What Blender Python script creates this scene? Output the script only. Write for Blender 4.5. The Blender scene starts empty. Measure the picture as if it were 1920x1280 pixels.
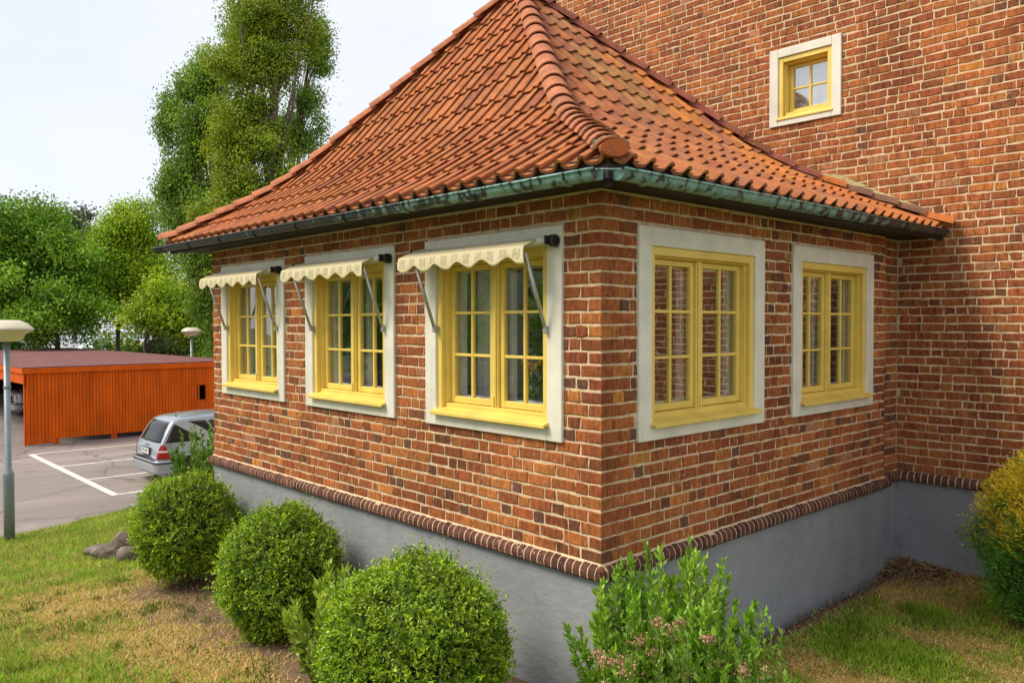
import bpy, bmesh, math, random
import numpy as np
from mathutils import Vector, Matrix
rng = np.random.default_rng(7)
random.seed(7)
SC = bpy.context.scene
COL = SC.collection
R = math.radians

# ------------------------------------------------------------------ camera, sky, sun, exposure
YAW, PITCH, ROLL, FPX = R(47.0685), R(-1.2792), R(-0.12), 1511.26
CAM = np.array([3.4412, -3.9950, 1.5856])
Fv = np.array([-math.sin(YAW)*math.cos(PITCH), math.cos(YAW)*math.cos(PITCH), math.sin(PITCH)])
_rt = np.array([math.cos(YAW), math.sin(YAW), 0.0]); _up = np.cross(_rt, Fv)
Rv = math.cos(ROLL)*_rt+math.sin(ROLL)*_up
Uv = -math.sin(ROLL)*_rt+math.cos(ROLL)*_up
cd = bpy.data.cameras.new('camera'); cam = bpy.data.objects.new('camera', cd); COL.objects.link(cam)
cd.sensor_width = 36.0; cd.lens = 36.0*FPX/1920.0; cd.clip_start = 0.05; cd.clip_end = 2000
M = Matrix([[Rv[0], Uv[0], -Fv[0], CAM[0]], [Rv[1], Uv[1], -Fv[1], CAM[1]], [Rv[2], Uv[2], -Fv[2], CAM[2]], [0, 0, 0, 1]])
cam.matrix_world = M
SC.camera = cam
SUN_DIR = np.array([-0.52, -0.85, 0.0]); SUN_EL = R(50)
SUN_DIR = SUN_DIR/np.linalg.norm(SUN_DIR)*math.cos(SUN_EL); SUN_DIR[2] = math.sin(SUN_EL)
W = bpy.data.worlds.new('World'); SC.world = W; W.use_nodes = True
nt = W.node_tree; nt.nodes.clear()
out = nt.nodes.new('ShaderNodeOutputWorld'); bg = nt.nodes.new('ShaderNodeBackground')
sky = nt.nodes.new('ShaderNodeTexSky'); sky.sky_type = 'NISHITA'; sky.sun_disc = False
sky.sun_elevation = SUN_EL; sky.sun_rotation = math.atan2(SUN_DIR[0], SUN_DIR[1])
tc = nt.nodes.new('ShaderNodeTexCoord'); mp = nt.nodes.new('ShaderNodeMapping'); mp.inputs['Scale'].default_value = (1, 1, 2.2)
nz = nt.nodes.new('ShaderNodeTexNoise'); nz.inputs['Scale'].default_value = 1.6; nz.inputs['Detail'].default_value = 6; nz.inputs['Roughness'].default_value = .5
rp = nt.nodes.new('ShaderNodeMapRange'); rp.inputs['From Min'].default_value = .34; rp.inputs['From Max'].default_value = .66
rp.inputs['To Min'].default_value = .76; rp.inputs['To Max'].default_value = 1.0
mx = nt.nodes.new('ShaderNodeMix'); mx.data_type = 'RGBA'
mx.inputs[7].default_value = (6.5, 6.7, 7.05, 1)           # bright overcast cloud
bg.inputs['Strength'].default_value = .10
L = nt.links.new
L(tc.outputs['Generated'], mp.inputs['Vector']); L(mp.outputs[0], nz.inputs['Vector']); L(nz.outputs['Fac'], rp.inputs['Value'])
L(rp.outputs[0], mx.inputs[0]); L(sky.outputs[0], mx.inputs[6]); L(mx.outputs[2], bg.inputs['Color']); L(bg.outputs[0], out.inputs['Surface'])
sd = bpy.data.lights.new('sun', 'SUN'); sun = bpy.data.objects.new('sun', sd); COL.objects.link(sun)
sd.energy = 2.7; sd.angle = R(27); sd.color = (1.0, .90, .74)
sun.rotation_euler = Vector(-SUN_DIR).to_track_quat('-Z', 'Y').to_euler(); sun.location = (0, -20, 30)
SC.view_settings.view_transform = 'Standard'; SC.view_settings.look = 'None'
SC.view_settings.exposure = 0.62; SC.view_settings.gamma = 1.0; SC.view_settings.use_curve_mapping = False
SC.cycles.max_bounces = 8; SC.cycles.transparent_max_bounces = 24; SC.cycles.use_denoising = True

def at(px, py, depth):
    "world point seen at photo pixel (px,py) at a distance along the optical axis"
    return CAM+depth*(Fv+Rv*(px-960)/FPX-Uv*(py-640)/FPX)
def proj(P):
    d = np.asarray(P, float)-CAM; z = d@Fv
    return 960+FPX*(d@Rv)/z, 640-FPX*(d@Uv)/z, z

# ------------------------------------------------------------------ object helpers
BASE = {}
def tag(o, label=None, cat=None, group=None, kind=None):
    if label: o['label'] = label
    if cat: o['category'] = cat
    if group: o['group'] = group
    if kind: o['kind'] = kind
    return o
def thing(name, loc, label, cat, group=None):
    o = bpy.data.objects.new(name, None); COL.objects.link(o); o.location = [float(v) for v in loc]
    o.empty_display_size = .2; BASE[o] = np.array(loc, float)
    return tag(o, label, cat, group)
def base_of(o):
    b = np.zeros(3)
    while o is not None:
        b = b+np.array(o.location); o = o.parent
    return b
def mesh(name, V, F, mat, parent=None, fcol=None, smooth=False, bevel=0, loc=None, uv=None):
    """V in world coordinates. F: int array (n,3)/(n,4) or a list of index lists. fcol: (nfaces,3) face colours."""
    V = np.asarray(V, float)
    off = base_of(parent) if parent is not None else (np.array(loc, float) if loc is not None else np.zeros(3))
    me = bpy.data.meshes.new(name); Vl = V-off
    if isinstance(F, np.ndarray):
        n, k = F.shape
        me.vertices.add(len(Vl)); me.vertices.foreach_set('co', Vl.astype(np.float32).ravel())
        me.loops.add(n*k); me.polygons.add(n)
        me.loops.foreach_set('vertex_index', F.astype(np.int32).ravel())
        me.polygons.foreach_set('loop_start', np.arange(0, n*k, k, dtype=np.int32))
        me.polygons.foreach_set('loop_total', np.full(n, k, np.int32)); me.update(calc_edges=True); me.validate()
    else:
        me.from_pydata(Vl.tolist(), [], [list(map(int, f)) for f in F]); me.update()
    if fcol is not None:
        a = me.attributes.new('col', 'FLOAT_COLOR', 'FACE')
        c = np.ones((len(me.polygons), 4), np.float32); fc = np.asarray(fcol, np.float32)
        c[:, :3] = fc if fc.ndim == 2 else fc[None, :]
        a.data.foreach_set('color', c.ravel())
    if uv is not None:
        l = me.uv_layers.new(name='UVMap'); vi = np.empty(len(me.loops), np.int32); me.loops.foreach_get('vertex_index', vi)
        l.data.foreach_set('uv', np.asarray(uv, np.float32)[vi].ravel())
    me.materials.append(mat)
    if smooth: me.polygons.foreach_set('use_smooth', np.ones(len(me.polygons), bool))
    o = bpy.data.objects.new(name, me); COL.objects.link(o)
    if parent is not None: o.parent = parent
    elif loc is not None: o.location = [float(v) for v in loc]
    if bevel:
        b = o.modifiers.new('bevel', 'BEVEL'); b.width = bevel; b.segments = 1; b.limit_method = 'ANGLE'; b.angle_limit = R(40)
    return o
class MB:
    "collects faces in a local frame T(u,v,n)->world"
    def __init__(s, T=None): s.V = []; s.F = []; s.C = []; s.T = T or (lambda u, v, n: (u, v, n))
    def box(s, u0, u1, v0, v1, n0, n1, c=None):
        b = len(s.V)
        for n in (n0, n1):
            for (u, v) in ((u0, v0), (u1, v0), (u1, v1), (u0, v1)): s.V.append(s.T(u, v, n))
        for f in ((3, 2, 1, 0), (4, 5, 6, 7), (0, 1, 5, 4), (1, 2, 6, 5), (2, 3, 7, 6), (3, 0, 4, 7)):
            s.F.append([b+i for i in f]); s.C.append(c)
        return s
    def prism(s, poly, u0, u1, c=None):
        "poly: (v,n) outline, extruded along u"
        b = len(s.V); k = len(poly)
        for u in (u0, u1):
            for v, n in poly: s.V.append(s.T(u, v, n))
        for i in range(k):
            j = (i+1) % k; s.F.append([b+i, b+j, b+k+j, b+k+i]); s.C.append(c)
        s.F.append([b+i for i in range(k)][::-1]); s.C.append(c); s.F.append([b+k+i for i in range(k)]); s.C.append(c)
        return s
    def grid(s, fn, nu, nv, c=None, thick=0):
        b = len(s.V)
        for i in range(nu+1):
            for j in range(nv+1): s.V.append(tuple(fn(i/nu, j/nv)))
        for i in range(nu):
            for j in range(nv):
                a = b+i*(nv+1)+j; s.F.append([a, a+nv+1, a+nv+2, a+1]); s.C.append(c)
        return s
    def tube(s, pts, rad, n=8, c=None, caps=True):
        pts = [np.array(p, float) for p in pts]
        if not hasattr(rad, '__len__'): rad = [rad]*len(pts)
        b = len(s.V); prev = None
        for i, p in enumerate(pts):
            d = pts[min(i+1, len(pts)-1)]-pts[max(i-1, 0)]; d = d/(np.linalg.norm(d)+1e-9)
            a = np.array([0, 0, 1.0]) if abs(d[2]) < .9 else np.array([1.0, 0, 0])
            if prev is not None: a = prev
            x = np.cross(d, a); x /= np.linalg.norm(x)+1e-9; y = np.cross(x, d) if prev is None else np.cross(x, d)
            prev = y if np.linalg.norm(y) > 0 else a
            for k in range(n):
                t = 2*math.pi*k/n; s.V.append(tuple(p+rad[i]*(math.cos(t)*x+math.sin(t)*y)))
        for i in range(len(pts)-1):
            for k in range(n):
                a0 = b+i*n+k; a1 = b+i*n+(k+1) % n; s.F.append([a0, a1, a1+n, a0+n]); s.C.append(c)
        if caps:
            s.F.append([b+k for k in range(n)][::-1]); s.C.append(c); e = b+(len(pts)-1)*n
            s.F.append([e+k for k in range(n)]); s.C.append(c)
        return s
    def lathe(s, prof, cx, cy, n=24, c=None):
        b = len(s.V)
        for r, z in prof:
            for k in range(n):
                t = 2*math.pi*k/n; s.V.append((cx+r*math.cos(t), cy+r*math.sin(t), z))
        for i in range(len(prof)-1):
            for k in range(n):
                a0 = b+i*n+k; a1 = b+i*n+(k+1) % n; s.F.append([a0, a1, a1+n, a0+n]); s.C.append(c)
        s.F.append([b+k for k in range(n)][::-1]); s.C.append(c); e = b+(len(prof)-1)*n
        s.F.append([e+k for k in range(n)]); s.C.append(c)
        return s
    def build(s, name, mat, parent=None, smooth=False, bevel=0, loc=None):
        col = [c if c is not None else (1, 1, 1) for c in s.C] if any(c is not None for c in s.C) else None
        return mesh(name, s.V, s.F, mat, parent, col, smooth, bevel, loc)

# ------------------------------------------------------------------ materials
def new_mat(name):
    m = bpy.data.materials.new(name); m.use_nodes = True
    return m, m.node_tree, m.node_tree.nodes['Principled BSDF']
def ramp(nt, src, stops):
    r = nt.nodes.new('ShaderNodeValToRGB'); e = r.color_ramp.elements
    while len(e) < len(stops): e.new(.5)
    for k, (p, c) in enumerate(stops): e[k].position = p; e[k].color = (*c, 1) if len(c) == 3 else c
    nt.links.new(src, r.inputs[0]); return r.outputs[0]
def noise(nt, scale, detail=4, rough=.55, vec=(1, 1, 1), off=(0, 0, 0), coord='world'):
    if coord == 'world': g = nt.nodes.new('ShaderNodeNewGeometry').outputs['Position']
    elif coord == 'uv': g = nt.nodes.new('ShaderNodeTexCoord').outputs['UV']
    else: g = nt.nodes.new('ShaderNodeTexCoord').outputs['Object']
    m = nt.nodes.new('ShaderNodeMapping'); m.inputs['Scale'].default_value = vec; m.inputs['Location'].default_value = off
    n = nt.nodes.new('ShaderNodeTexNoise'); n.inputs['Scale'].default_value = scale; n.inputs['Detail'].default_value = detail; n.inputs['Roughness'].default_value = rough
    nt.links.new(g, m.inputs['Vector']); nt.links.new(m.outputs[0], n.inputs['Vector'])
    return n.outputs['Fac']
def mixc(nt, fac, a, b, mode='MIX'):
    m = nt.nodes.new('ShaderNodeMix'); m.data_type = 'RGBA'; m.blend_type = mode
    for i, v in ((0, fac), (6, a), (7, b)):
        if hasattr(v, 'is_linked') or hasattr(v, 'links'): nt.links.new(v, m.inputs[i])
        elif i == 0: m.inputs[0].default_value = v
        else: m.inputs[i].default_value = (*v, 1)
    return m.outputs[2]
def bump(nt, bs, h, strength=.3, dist=.01):
    b = nt.nodes.new('ShaderNodeBump'); b.inputs['Strength'].default_value = strength; b.inputs['Distance'].default_value = dist
    nt.links.new(h, b.inputs['Height']); nt.links.new(b.outputs[0], bs.inputs['Normal'])
def attr(nt): 
    a = nt.nodes.new('ShaderNodeAttribute'); a.attribute_name = 'col'; return a.outputs['Color']
def simple(name, base, rough=.6, metal=0, var=.12, scale=6, bmp=0, bscale=80, vec=(1, 1, 1), use_attr=False, spec=.5):
    m, t, b = new_mat(name)
    src = attr(t) if use_attr else base
    v = ramp(t, noise(t, scale, vec=vec), [(.3, (1-var,)*3), (.7, (1+var,)*3)])
    t.links.new(mixc(t, 1.0, src, v, 'MULTIPLY'), b.inputs['Base Color'])
    b.inputs['Roughness'].default_value = rough; b.inputs['Metallic'].default_value = metal
    b.inputs['Specular IOR Level'].default_value = spec
    if bmp: bump(t, b, noise(t, bscale, vec=vec), bmp)
    return m
def brick_mat():
    m, t, b = new_mat('fired_brick')
    c = attr(t)
    streak = ramp(t, noise(t, 9, 5, .7, (4.5, 4.5, .7)), [(.3, (.42, .38, .38)), (.48, (.95, .95, .95)), (.7, (1.4, 1.36, 1.25))])
    c = mixc(t, 1.0, c, streak, 'MULTIPLY')
    blot = ramp(t, noise(t, 26, 4, .6), [(.3, (.72, .68, .66)), (.6, (1.1, 1.1, 1.1))])
    c = mixc(t, 1.0, c, blot, 'MULTIPLY')
    lime = ramp(t, noise(t, 34, 3, .6, (1, 1, 1), (3, 1, 7)), [(.60, (0, 0, 0)), (.70, (.75, .75, .75))])
    lime2 = ramp(t, noise(t, 1.3, 2, .5, (1, 1, 1), (9, 1, 2)), [(.45, (0, 0, 0)), (.62, (1, 1, 1))])
    c = mixc(t, mixc(t, 1.0, lime, lime2, 'MULTIPLY'), c, (.55, .36, .22))
    run = ramp(t, noise(t, 1.1, 5, .6, (1.6, 1.6, .45), (3, 7, 1)), [(.30, (.70, .68, .68)), (.5, (1, 1, 1)), (.72, (1.16, 1.14, 1.08))])
    c = mixc(t, 1.0, c, run, 'MULTIPLY')
    soot = ramp(t, noise(t, 3.2, 5, .7, (1, 1, .5), (11, 2, 5)), [(.62, (0, 0, 0)), (.80, (.45, .45, .45))])
    c = mixc(t, soot, c, (.10, .06, .045))
    t.links.new(c, b.inputs['Base Color']); b.inputs['Roughness'].default_value = .88; b.inputs['Specular IOR Level'].default_value = .25
    bump(t, b, noise(t, 90, 5, .7, (1, 1, .6)), .55, .006)
    return m
def tile_mat():
    m, t, b = new_mat('clay_tile')
    c = attr(t)
    c = mixc(t, 1.0, c, ramp(t, noise(t, 7, 5, .6), [(.3, (.68, .66, .66)), (.55, (1, 1, 1)), (.75, (1.22, 1.2, 1.15))]), 'MULTIPLY')
    c = mixc(t, ramp(t, noise(t, 16, 5, .7, (1, 1, 1), (4, 0, 0)), [(.56, (0, 0, 0)), (.72, (.7, .7, .7))]), c, (.16, .095, .075))
    lich = ramp(t, noise(t, 40, 3, .6, (1, 1, 1), (1, 5, 2)), [(.60, (0, 0, 0)), (.66, (.8, .8, .8))])
    zone = ramp(t, noise(t, .9, 2, .5, (1, 1, 1), (2, 8, 1)), [(.46, (0, 0, 0)), (.6, (1, 1, 1))])
    c = mixc(t, mixc(t, 1.0, lich, zone, 'MULTIPLY'), c, (.36, .27, .055))
    t.links.new(c, b.inputs['Base Color']); b.inputs['Roughness'].default_value = .9; b.inputs['Specular IOR Level'].default_value = .18
    bump(t, b, noise(t, 120, 4, .65), .3, .004)
    return m
def render_mat():
    m, t, b = new_mat('painted_render')
    c = ramp(t, noise(t, 2.2, 6, .62), [(.25, (.235, .245, .262)), (.55, (.285, .297, .316)), (.8, (.335, .348, .37))])
    dirt = ramp(t, noise(t, 5, 5, .7, (1, 1, .35), (2, 2, 2)), [(.58, (0, 0, 0)), (.75, (.45, .45, .45))])
    c = mixc(t, dirt, c, (.13, .135, .15))
    t.links.new(c, b.inputs['Base Color']); b.inputs['Roughness'].default_value = .62; b.inputs['Specular IOR Level'].default_value = .35
    n1 = noise(t, 9, 6, .6, (1, 1, 1.6)); bump(t, b, n1, .4, .022)
    return m
def copper_mat():
    m, t, b = new_mat('weathered_copper')
    # patina runs: vertical streaks, turquoise where rain keeps it wet (near the corner joint), dark oxide elsewhere
    pos = t.nodes.new('ShaderNodeNewGeometry').outputs['Position']
    d = t.nodes.new('ShaderNodeVectorMath'); d.operation = 'DISTANCE'; d.inputs[1].default_value = (.9, .45, 2.45); t.links.new(pos, d.inputs[0])
    mr = t.nodes.new('ShaderNodeMapRange'); mr.inputs[1].default_value = 1.3; mr.inputs[2].default_value = 4.2; mr.inputs[3].default_value = .06; mr.inputs[4].default_value = -.16; t.links.new(d.outputs['Value'], mr.inputs[0])
    n = noise(t, 1.0, 5, .62, (15, 15, 6))
    ad = t.nodes.new('ShaderNodeMath'); ad.operation = 'ADD'; t.links.new(n, ad.inputs[0]); t.links.new(mr.outputs[0], ad.inputs[1])
    c = ramp(t, ad.outputs[0], [(.3, (.028, .034, .033)), (.47, (.045, .054, .052)), (.515, (.16, .29, .27)), (.7, (.24, .43, .40))])
    t.links.new(c, b.inputs['Base Color']); b.inputs['Roughness'].default_value = .5; b.inputs['Metallic'].default_value = .25
    bump(t, b, noise(t, 60, 3), .15, .004)
    return m
def glass_mat(f0=.24, name='window_glass'):
    m = bpy.data.materials.new(name); m.use_nodes = True; t = m.node_tree; t.nodes.clear()
    o = t.nodes.new('ShaderNodeOutputMaterial'); lw = t.nodes.new('ShaderNodeLayerWeight'); lw.inputs['Blend'].default_value = .5
    pw = t.nodes.new('ShaderNodeMath'); pw.operation = 'POWER'; pw.inputs[1].default_value = 5; t.links.new(lw.outputs['Facing'], pw.inputs[0])
    f = t.nodes.new('ShaderNodeMath'); f.operation = 'MULTIPLY_ADD'; f.inputs[1].default_value = 1-f0; f.inputs[2].default_value = f0; t.links.new(pw.outputs[0], f.inputs[0])
    tr = t.nodes.new('ShaderNodeBsdfTransparent'); tr.inputs[0].default_value = (.92, .95, .93, 1)
    gl = t.nodes.new('ShaderNodeBsdfGlossy'); gl.inputs['Roughness'].default_value = .012; gl.inputs['Color'].default_value = (.95, .97, 1, 1)
    bp = t.nodes.new('ShaderNodeBump'); bp.inputs['Strength'].default_value = .02; bp.inputs['Distance'].default_value = .03
    t.links.new(noise(t, 3.5, 2, .5), bp.inputs['Height']); t.links.new(bp.outputs[0], gl.inputs['Normal'])
    mx = t.nodes.new('ShaderNodeMixShader'); t.links.new(f.outputs[0], mx.inputs[0]); t.links.new(tr.outputs[0], mx.inputs[1]); t.links.new(gl.outputs[0], mx.inputs[2]); t.links.new(mx.outputs[0], o.inputs[0])
    return m
def leaf_mat(name, trans=.3, gloss=.35, rough=.5):
    m, t, b = new_mat(name)
    c = attr(t)
    b.inputs['Roughness'].default_value = rough; b.inputs['Specular IOR Level'].default_value = gloss
    t.links.new(c, b.inputs['Base Color'])
    tr = t.nodes.new('ShaderNodeBsdfTranslucent'); g = mixc(t, 1.0, c, (1.25, 1.2, .55), 'MULTIPLY'); t.links.new(g, tr.inputs['Color'])
    mx = t.nodes.new('ShaderNodeMixShader'); mx.inputs[0].default_value = trans
    t.links.new(b.outputs[0], mx.inputs[1]); t.links.new(tr.outputs[0], mx.inputs[2]); t.links.new(mx.outputs[0], t.nodes['Material Output'].inputs[0])
    return m
def ground_mat():
    m, t, b = new_mat('lawn_soil')
    c = attr(t)
    c = mixc(t, 1.0, c, ramp(t, noise(t, 28, 6, .7), [(.25, (.5, .48, .45)), (.55, (1, 1, 1)), (.8, (1.4, 1.35, 1.25))]), 'MULTIPLY')
    t.links.new(c, b.inputs['Base Color']); b.inputs['Roughness'].default_value = .95; b.inputs['Specular IOR Level'].default_value = .1
    bump(t, b, noise(t, 60, 5, .7), .8, .02)
    return m
def asphalt_mat():
    m, t, b = new_mat('asphalt')
    c = ramp(t, noise(t, .35, 6, .6, (1, .35, 1)), [(.3, (.17, .14, .13)), (.5, (.225, .187, .173)), (.72, (.31, .26, .24))])
    c = mixc(t, 1.0, c, ramp(t, noise(t, 140, 2, .6), [(.3, (.78, .78, .78)), (.7, (1.22, 1.22, 1.22))]), 'MULTIPLY')
    c = mixc(t, ramp(t, noise(t, 1.2, 6, .65, (.5, 1, 1), (5, 1, 1)), [(.62, (0, 0, 0)), (.72, (.5, .5, .5))]), c, (.34, .28, .26))
    vo = t.nodes.new('ShaderNodeTexVoronoi'); vo.feature = 'DISTANCE_TO_EDGE'; vo.inputs['Scale'].default_value = .32
    gp = t.nodes.new('ShaderNodeNewGeometry').outputs['Position']; va = t.nodes.new('ShaderNodeVectorMath'); va.operation = 'ADD'; nn = t.nodes.new('ShaderNodeTexNoise'); nn.inputs['Scale'].default_value = .9; nn.inputs['Detail'].default_value = 6
    t.links.new(gp, nn.inputs['Vector']); t.links.new(gp, va.inputs[0]); t.links.new(nn.outputs['Color'], va.inputs[1]); t.links.new(va.outputs[0], vo.inputs['Vector'])
    c = mixc(t, ramp(t, vo.outputs['Distance'], [(.0, (.75, .75, .75)), (.012, (0, 0, 0))]), c, (.07, .055, .05))
    c = mixc(t, ramp(t, noise(t, .8, 3, .5, (1, 1, 1), (7, 3, 0)), [(.60, (0, 0, 0)), (.68, (.45, .45, .45))]), c, (.13, .105, .10))
    t.links.new(c, b.inputs['Base Color']); b.inputs['Roughness'].default_value = .85
    bump(t, b, noise(t, 150, 2), .3, .004)
    return m
def paint_mat(name, c0, rough=.42, chip=.0):
    m, t, b = new_mat(name)
    v = ramp(t, noise(t, 3.5, 5, .6), [(.3, tuple(x*.86 for x in c0)), (.7, tuple(min(x*1.1, 1) for x in c0))])
    v = mixc(t, ramp(t, noise(t, 18, 5, .7, (1, 1, .3), (7, 3, 1)), [(.6, (0, 0, 0)), (.78, (.35, .35, .35))]), v, tuple(x*.55 for x in c0))
    drip = ramp(t, noise(t, 9, 4, .65, (2.5, 2.5, .16), (1, 9, 4)), [(.58, (0, 0, 0)), (.74, (.38, .38, .38))])
    v = mixc(t, drip, v, tuple(x*.62+.02 for x in c0))
    t.links.new(v, b.inputs['Base Color']); b.inputs['Roughness'].default_value = rough
    bump(t, b, noise(t, 60, 4, .6, (1, 1, .2)), .25, .003)
    return m
def fabric_mat():
    m, t, b = new_mat('printed_awning_cloth')
    # flat print: two rows of sketchy little marks repeated along the cloth (UV: u along, v down the valance)
    uvn = t.nodes.new('ShaderNodeTexCoord').outputs['UV']
    sp = t.nodes.new('ShaderNodeSeparateXYZ'); t.links.new(uvn, sp.inputs[0])
    def mth(op, a, b_=None, c=None):
        n = t.nodes.new('ShaderNodeMath'); n.operation = op
        for i, v in enumerate((a, b_, c)):
            if v is None: continue
            if isinstance(v, (int, float)): n.inputs[i].default_value = v
            else: t.links.new(v, n.inputs[i])
        return n.outputs[0]
    fr = mth('FRACT', mth('MULTIPLY', sp.outputs[0], 11.0))
    inx = mth('MULTIPLY', mth('GREATER_THAN', fr, .22), mth('LESS_THAN', fr, .78))
    iny = mth('MULTIPLY', mth('GREATER_THAN', sp.outputs[1], .12), mth('LESS_THAN', sp.outputs[1], .74))
    n = noise(t, 1.0, 2, .5, (95, 9, 1), coord='uv'); n2 = noise(t, 1.0, 2, .5, (40, 22, 1), (3, 1, 0), coord='uv')
    mk = mth('MULTIPLY', mth('LESS_THAN', mth('ABSOLUTE', mth('SUBTRACT', n, .5)), .035), mth('GREATER_THAN', n2, .43))
    mk2 = mth('LESS_THAN', mth('ABSOLUTE', mth('SUBTRACT', n2, .5)), .02)
    fac = mth('MULTIPLY', mth('MULTIPLY', mth('MAXIMUM', mk, mk2), mth('MULTIPLY', inx, iny)), .92)
    c = mixc(t, ramp(t, noise(t, 5, 4), [(.3, (.9, .9, .9)), (.7, (1, 1, 1))]), (.55, .475, .28), (.66, .575, .35))
    c = mixc(t, fac, c, (.2, .19, .14))
    t.links.new(c, b.inputs['Base Color']); b.inputs['Roughness'].default_value = .75
    return m
BRICK = brick_mat(); TILE = tile_mat(); RENDER = render_mat(); COPPER = copper_mat(); GLASS = glass_mat(); SKYGLASS = glass_mat(.45, 'coated_glass'); CLOTH = fabric_mat()
LEAF = leaf_mat('leaf'); LEAFG = leaf_mat('glossy_leaf', .22, .5, .38); GRASS = leaf_mat('grass_blade', .25, .2, .6)
SOIL = ground_mat(); ASPH = asphalt_mat()
MORTAR = simple('lime_mortar', (.64, .475, .30), .95, var=.22, scale=14, bmp=.5, bscale=120)
YELLOW = paint_mat('yellow_paint', (.78, .565, .12)); CREAM = paint_mat('cream_paint', (.72, .69, .59), .6)
WHITE = simple('white_paint', (.72, .73, .70), .5); DARKWOOD = simple('brown_stained_wood', (.016, .009, .007), .7, var=.3, vec=(1, 1, 1))
BARK = simple('bark', (.13, .10, .075), .9, var=.4, scale=8, bmp=.6, bscale=25)
ALU = simple('grey_aluminium', (.42, .41, .39), .4, .5); BLACK = simple('black_plastic', (.018, .018, .018), .45)
ROOM = simple('dim_room_plaster', (.34, .36, .32), .9); CURT = simple('grey_curtain', (.66, .68, .63), .9)
CORE = simple('dark_filler', (.018, .03, .010), 1.0, var=.4, scale=20, bmp=.8, bscale=40)  # near-black filler, added inside foliage to block seeing through

# ------------------------------------------------------------------ terrain
def vnoise(x, y, s, seed=0):
    "smooth value noise"
    g = np.random.default_rng(100+seed).random((64, 64)); x = np.asarray(x)/s+500; y = np.asarray(y)/s+500
    xi = np.floor(x).astype(int); yi = np.floor(y).astype(int); fx = x-xi; fy = y-yi
    fx = fx*fx*(3-2*fx); fy = fy*fy*(3-2*fy); a = lambda i, j: g[(xi+i) % 64, (yi+j) % 64]
    return (a(0, 0)*(1-fx)+a(1, 0)*fx)*(1-fy)+(a(0, 1)*(1-fx)+a(1, 1)*fx)*fy
def xedge(y): return -13.45-.36*np.clip(y, -6, 8)
LOT = -2.2
def hgt(x, y):
    x = np.asarray(x, float); y = np.asarray(y, float); xe = xedge(y)
    t = (x-xe)/(-.5-xe)
    f = np.interp(t, [-.3, 0, .2, .385, .6, .79, 1, 1.6], [-.35, 0, .24, .5, .74, .87, 1.0, 1.0])
    h = LOT+1.23*f
    h = h-.035*np.clip(-1-y, 0, 4)
    return h+.03*(vnoise(x, y, .9, 1)-.5)+.05*(vnoise(x, y, 2.6, 2)-.5)*np.clip(t*4, 0, 1)
def sstep(a, b, x): t = np.clip((x-a)/(b-a), 0, 1); return t*t*(3-2*t)
BUSH = [((-.73, -.97, -.49), .59, .56), ((-3.15, -.67, -.63), .54, .59), ((-5.48, -.62, -.66), .55, .59)]
def cover(x, y):
    "grass / straw / soil weights of the lawn"
    x = np.asarray(x, float); y = np.asarray(y, float)
    n1 = vnoise(x, y, .55, 3); n2 = vnoise(x, y, .23, 4); n3 = vnoise(x, y, 1.5, 5); n4 = vnoise(x, y, .1, 6)
    n = .4*n1+.25*n2+.25*n3+.1*n4
    left = x < .2
    d = -y                                                     # distance out from the long front
    straw_l = sstep(3.1, 1.1, d+3.4*(n-.5)+.16*(x+2))*.92
    soil_l = sstep(2.0, 1.0, d+1.3*(n-.5))*sstep(-6.6, -5.6, x)*(x < .3)
    straw = np.where(left, straw_l, .42+.7*(n-.5)); soil = np.where(left, soil_l, sstep(.5, .15, x+.5*(n-.5))*.8)
    soil = np.maximum(soil, sstep(1.1, .25, np.hypot(x-.05, y-4.7)+.5*(n-.5))); soil = np.maximum(soil, sstep(.45, .1, 4.85-y+.4*(n-.5))*(x > -.2)*.8)
    straw = np.clip(straw+1.7*(n-.5), 0, 1); straw = straw*(1-.55*sstep(-5.5, -8.5, x))
    return straw, np.clip(soil, 0, 1)
GREEN = np.array([.17, .26, .02]); STRAW = np.array([.50, .35, .11]); EARTH = np.array([.21, .14, .095])
xs = np.concatenate([np.arange(-16, -8, .22), np.arange(-8, 6.01, .09)]); ys = np.concatenate([np.arange(-9, -4, .2), np.arange(-4, 5.3, .1)])
X, Y = np.meshgrid(xs, ys, indexing='ij'); Z = hgt(X, Y)
inside = (X < .02) & (Y > .02) & (X > -6.15)
Z = np.where(inside, -1.6, Z)
nx, ny = len(xs), len(ys); idx = np.arange(nx*ny).reshape(nx, ny)
Fq = np.stack([idx[:-1, :-1], idx[1:, :-1], idx[1:, 1:], idx[:-1, 1:]], -1).reshape(-1, 4)
Xc = X.ravel()[Fq].mean(1); Yc = Y.ravel()[Fq].mean(1); st, so = cover(Xc, Yc)
c = (GREEN*.8)[None]*(1-st[:, None])+(STRAW*.8)[None]*st[:, None]; c = c*(1-so[:, None])+EARTH[None]*so[:, None]
tag(mesh('lawn', np.stack([X, Y, Z], -1).reshape(-1, 3), Fq, SOIL, fcol=c, smooth=True), kind='structure')
mb = MB(); mb.V = [(-400, -300, LOT-.03), (60, -300, LOT-.03), (60, 400, LOT-.03), (-400, 400, LOT-.03)]; mb.F = [[0, 1, 2, 3]]; mb.C = [None]
tag(mb.build('ground', simple('park_grass', (.09, .125, .03), .95, var=.35, scale=1.2)), kind='structure')
mb = MB(); mb.V = [(-56, -26, LOT), (-11.5, -26, LOT), (-11.5, 30, LOT), (-56, 30, LOT)]; mb.F = [[0, 1, 2, 3]]; mb.C = [None]
tag(mb.build('car_park', ASPH), kind='structure')
LINE = simple('worn_road_paint', (.68, .64, .58), .7, var=.25, scale=9)
mb = MB(); z = LOT+.004
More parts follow.
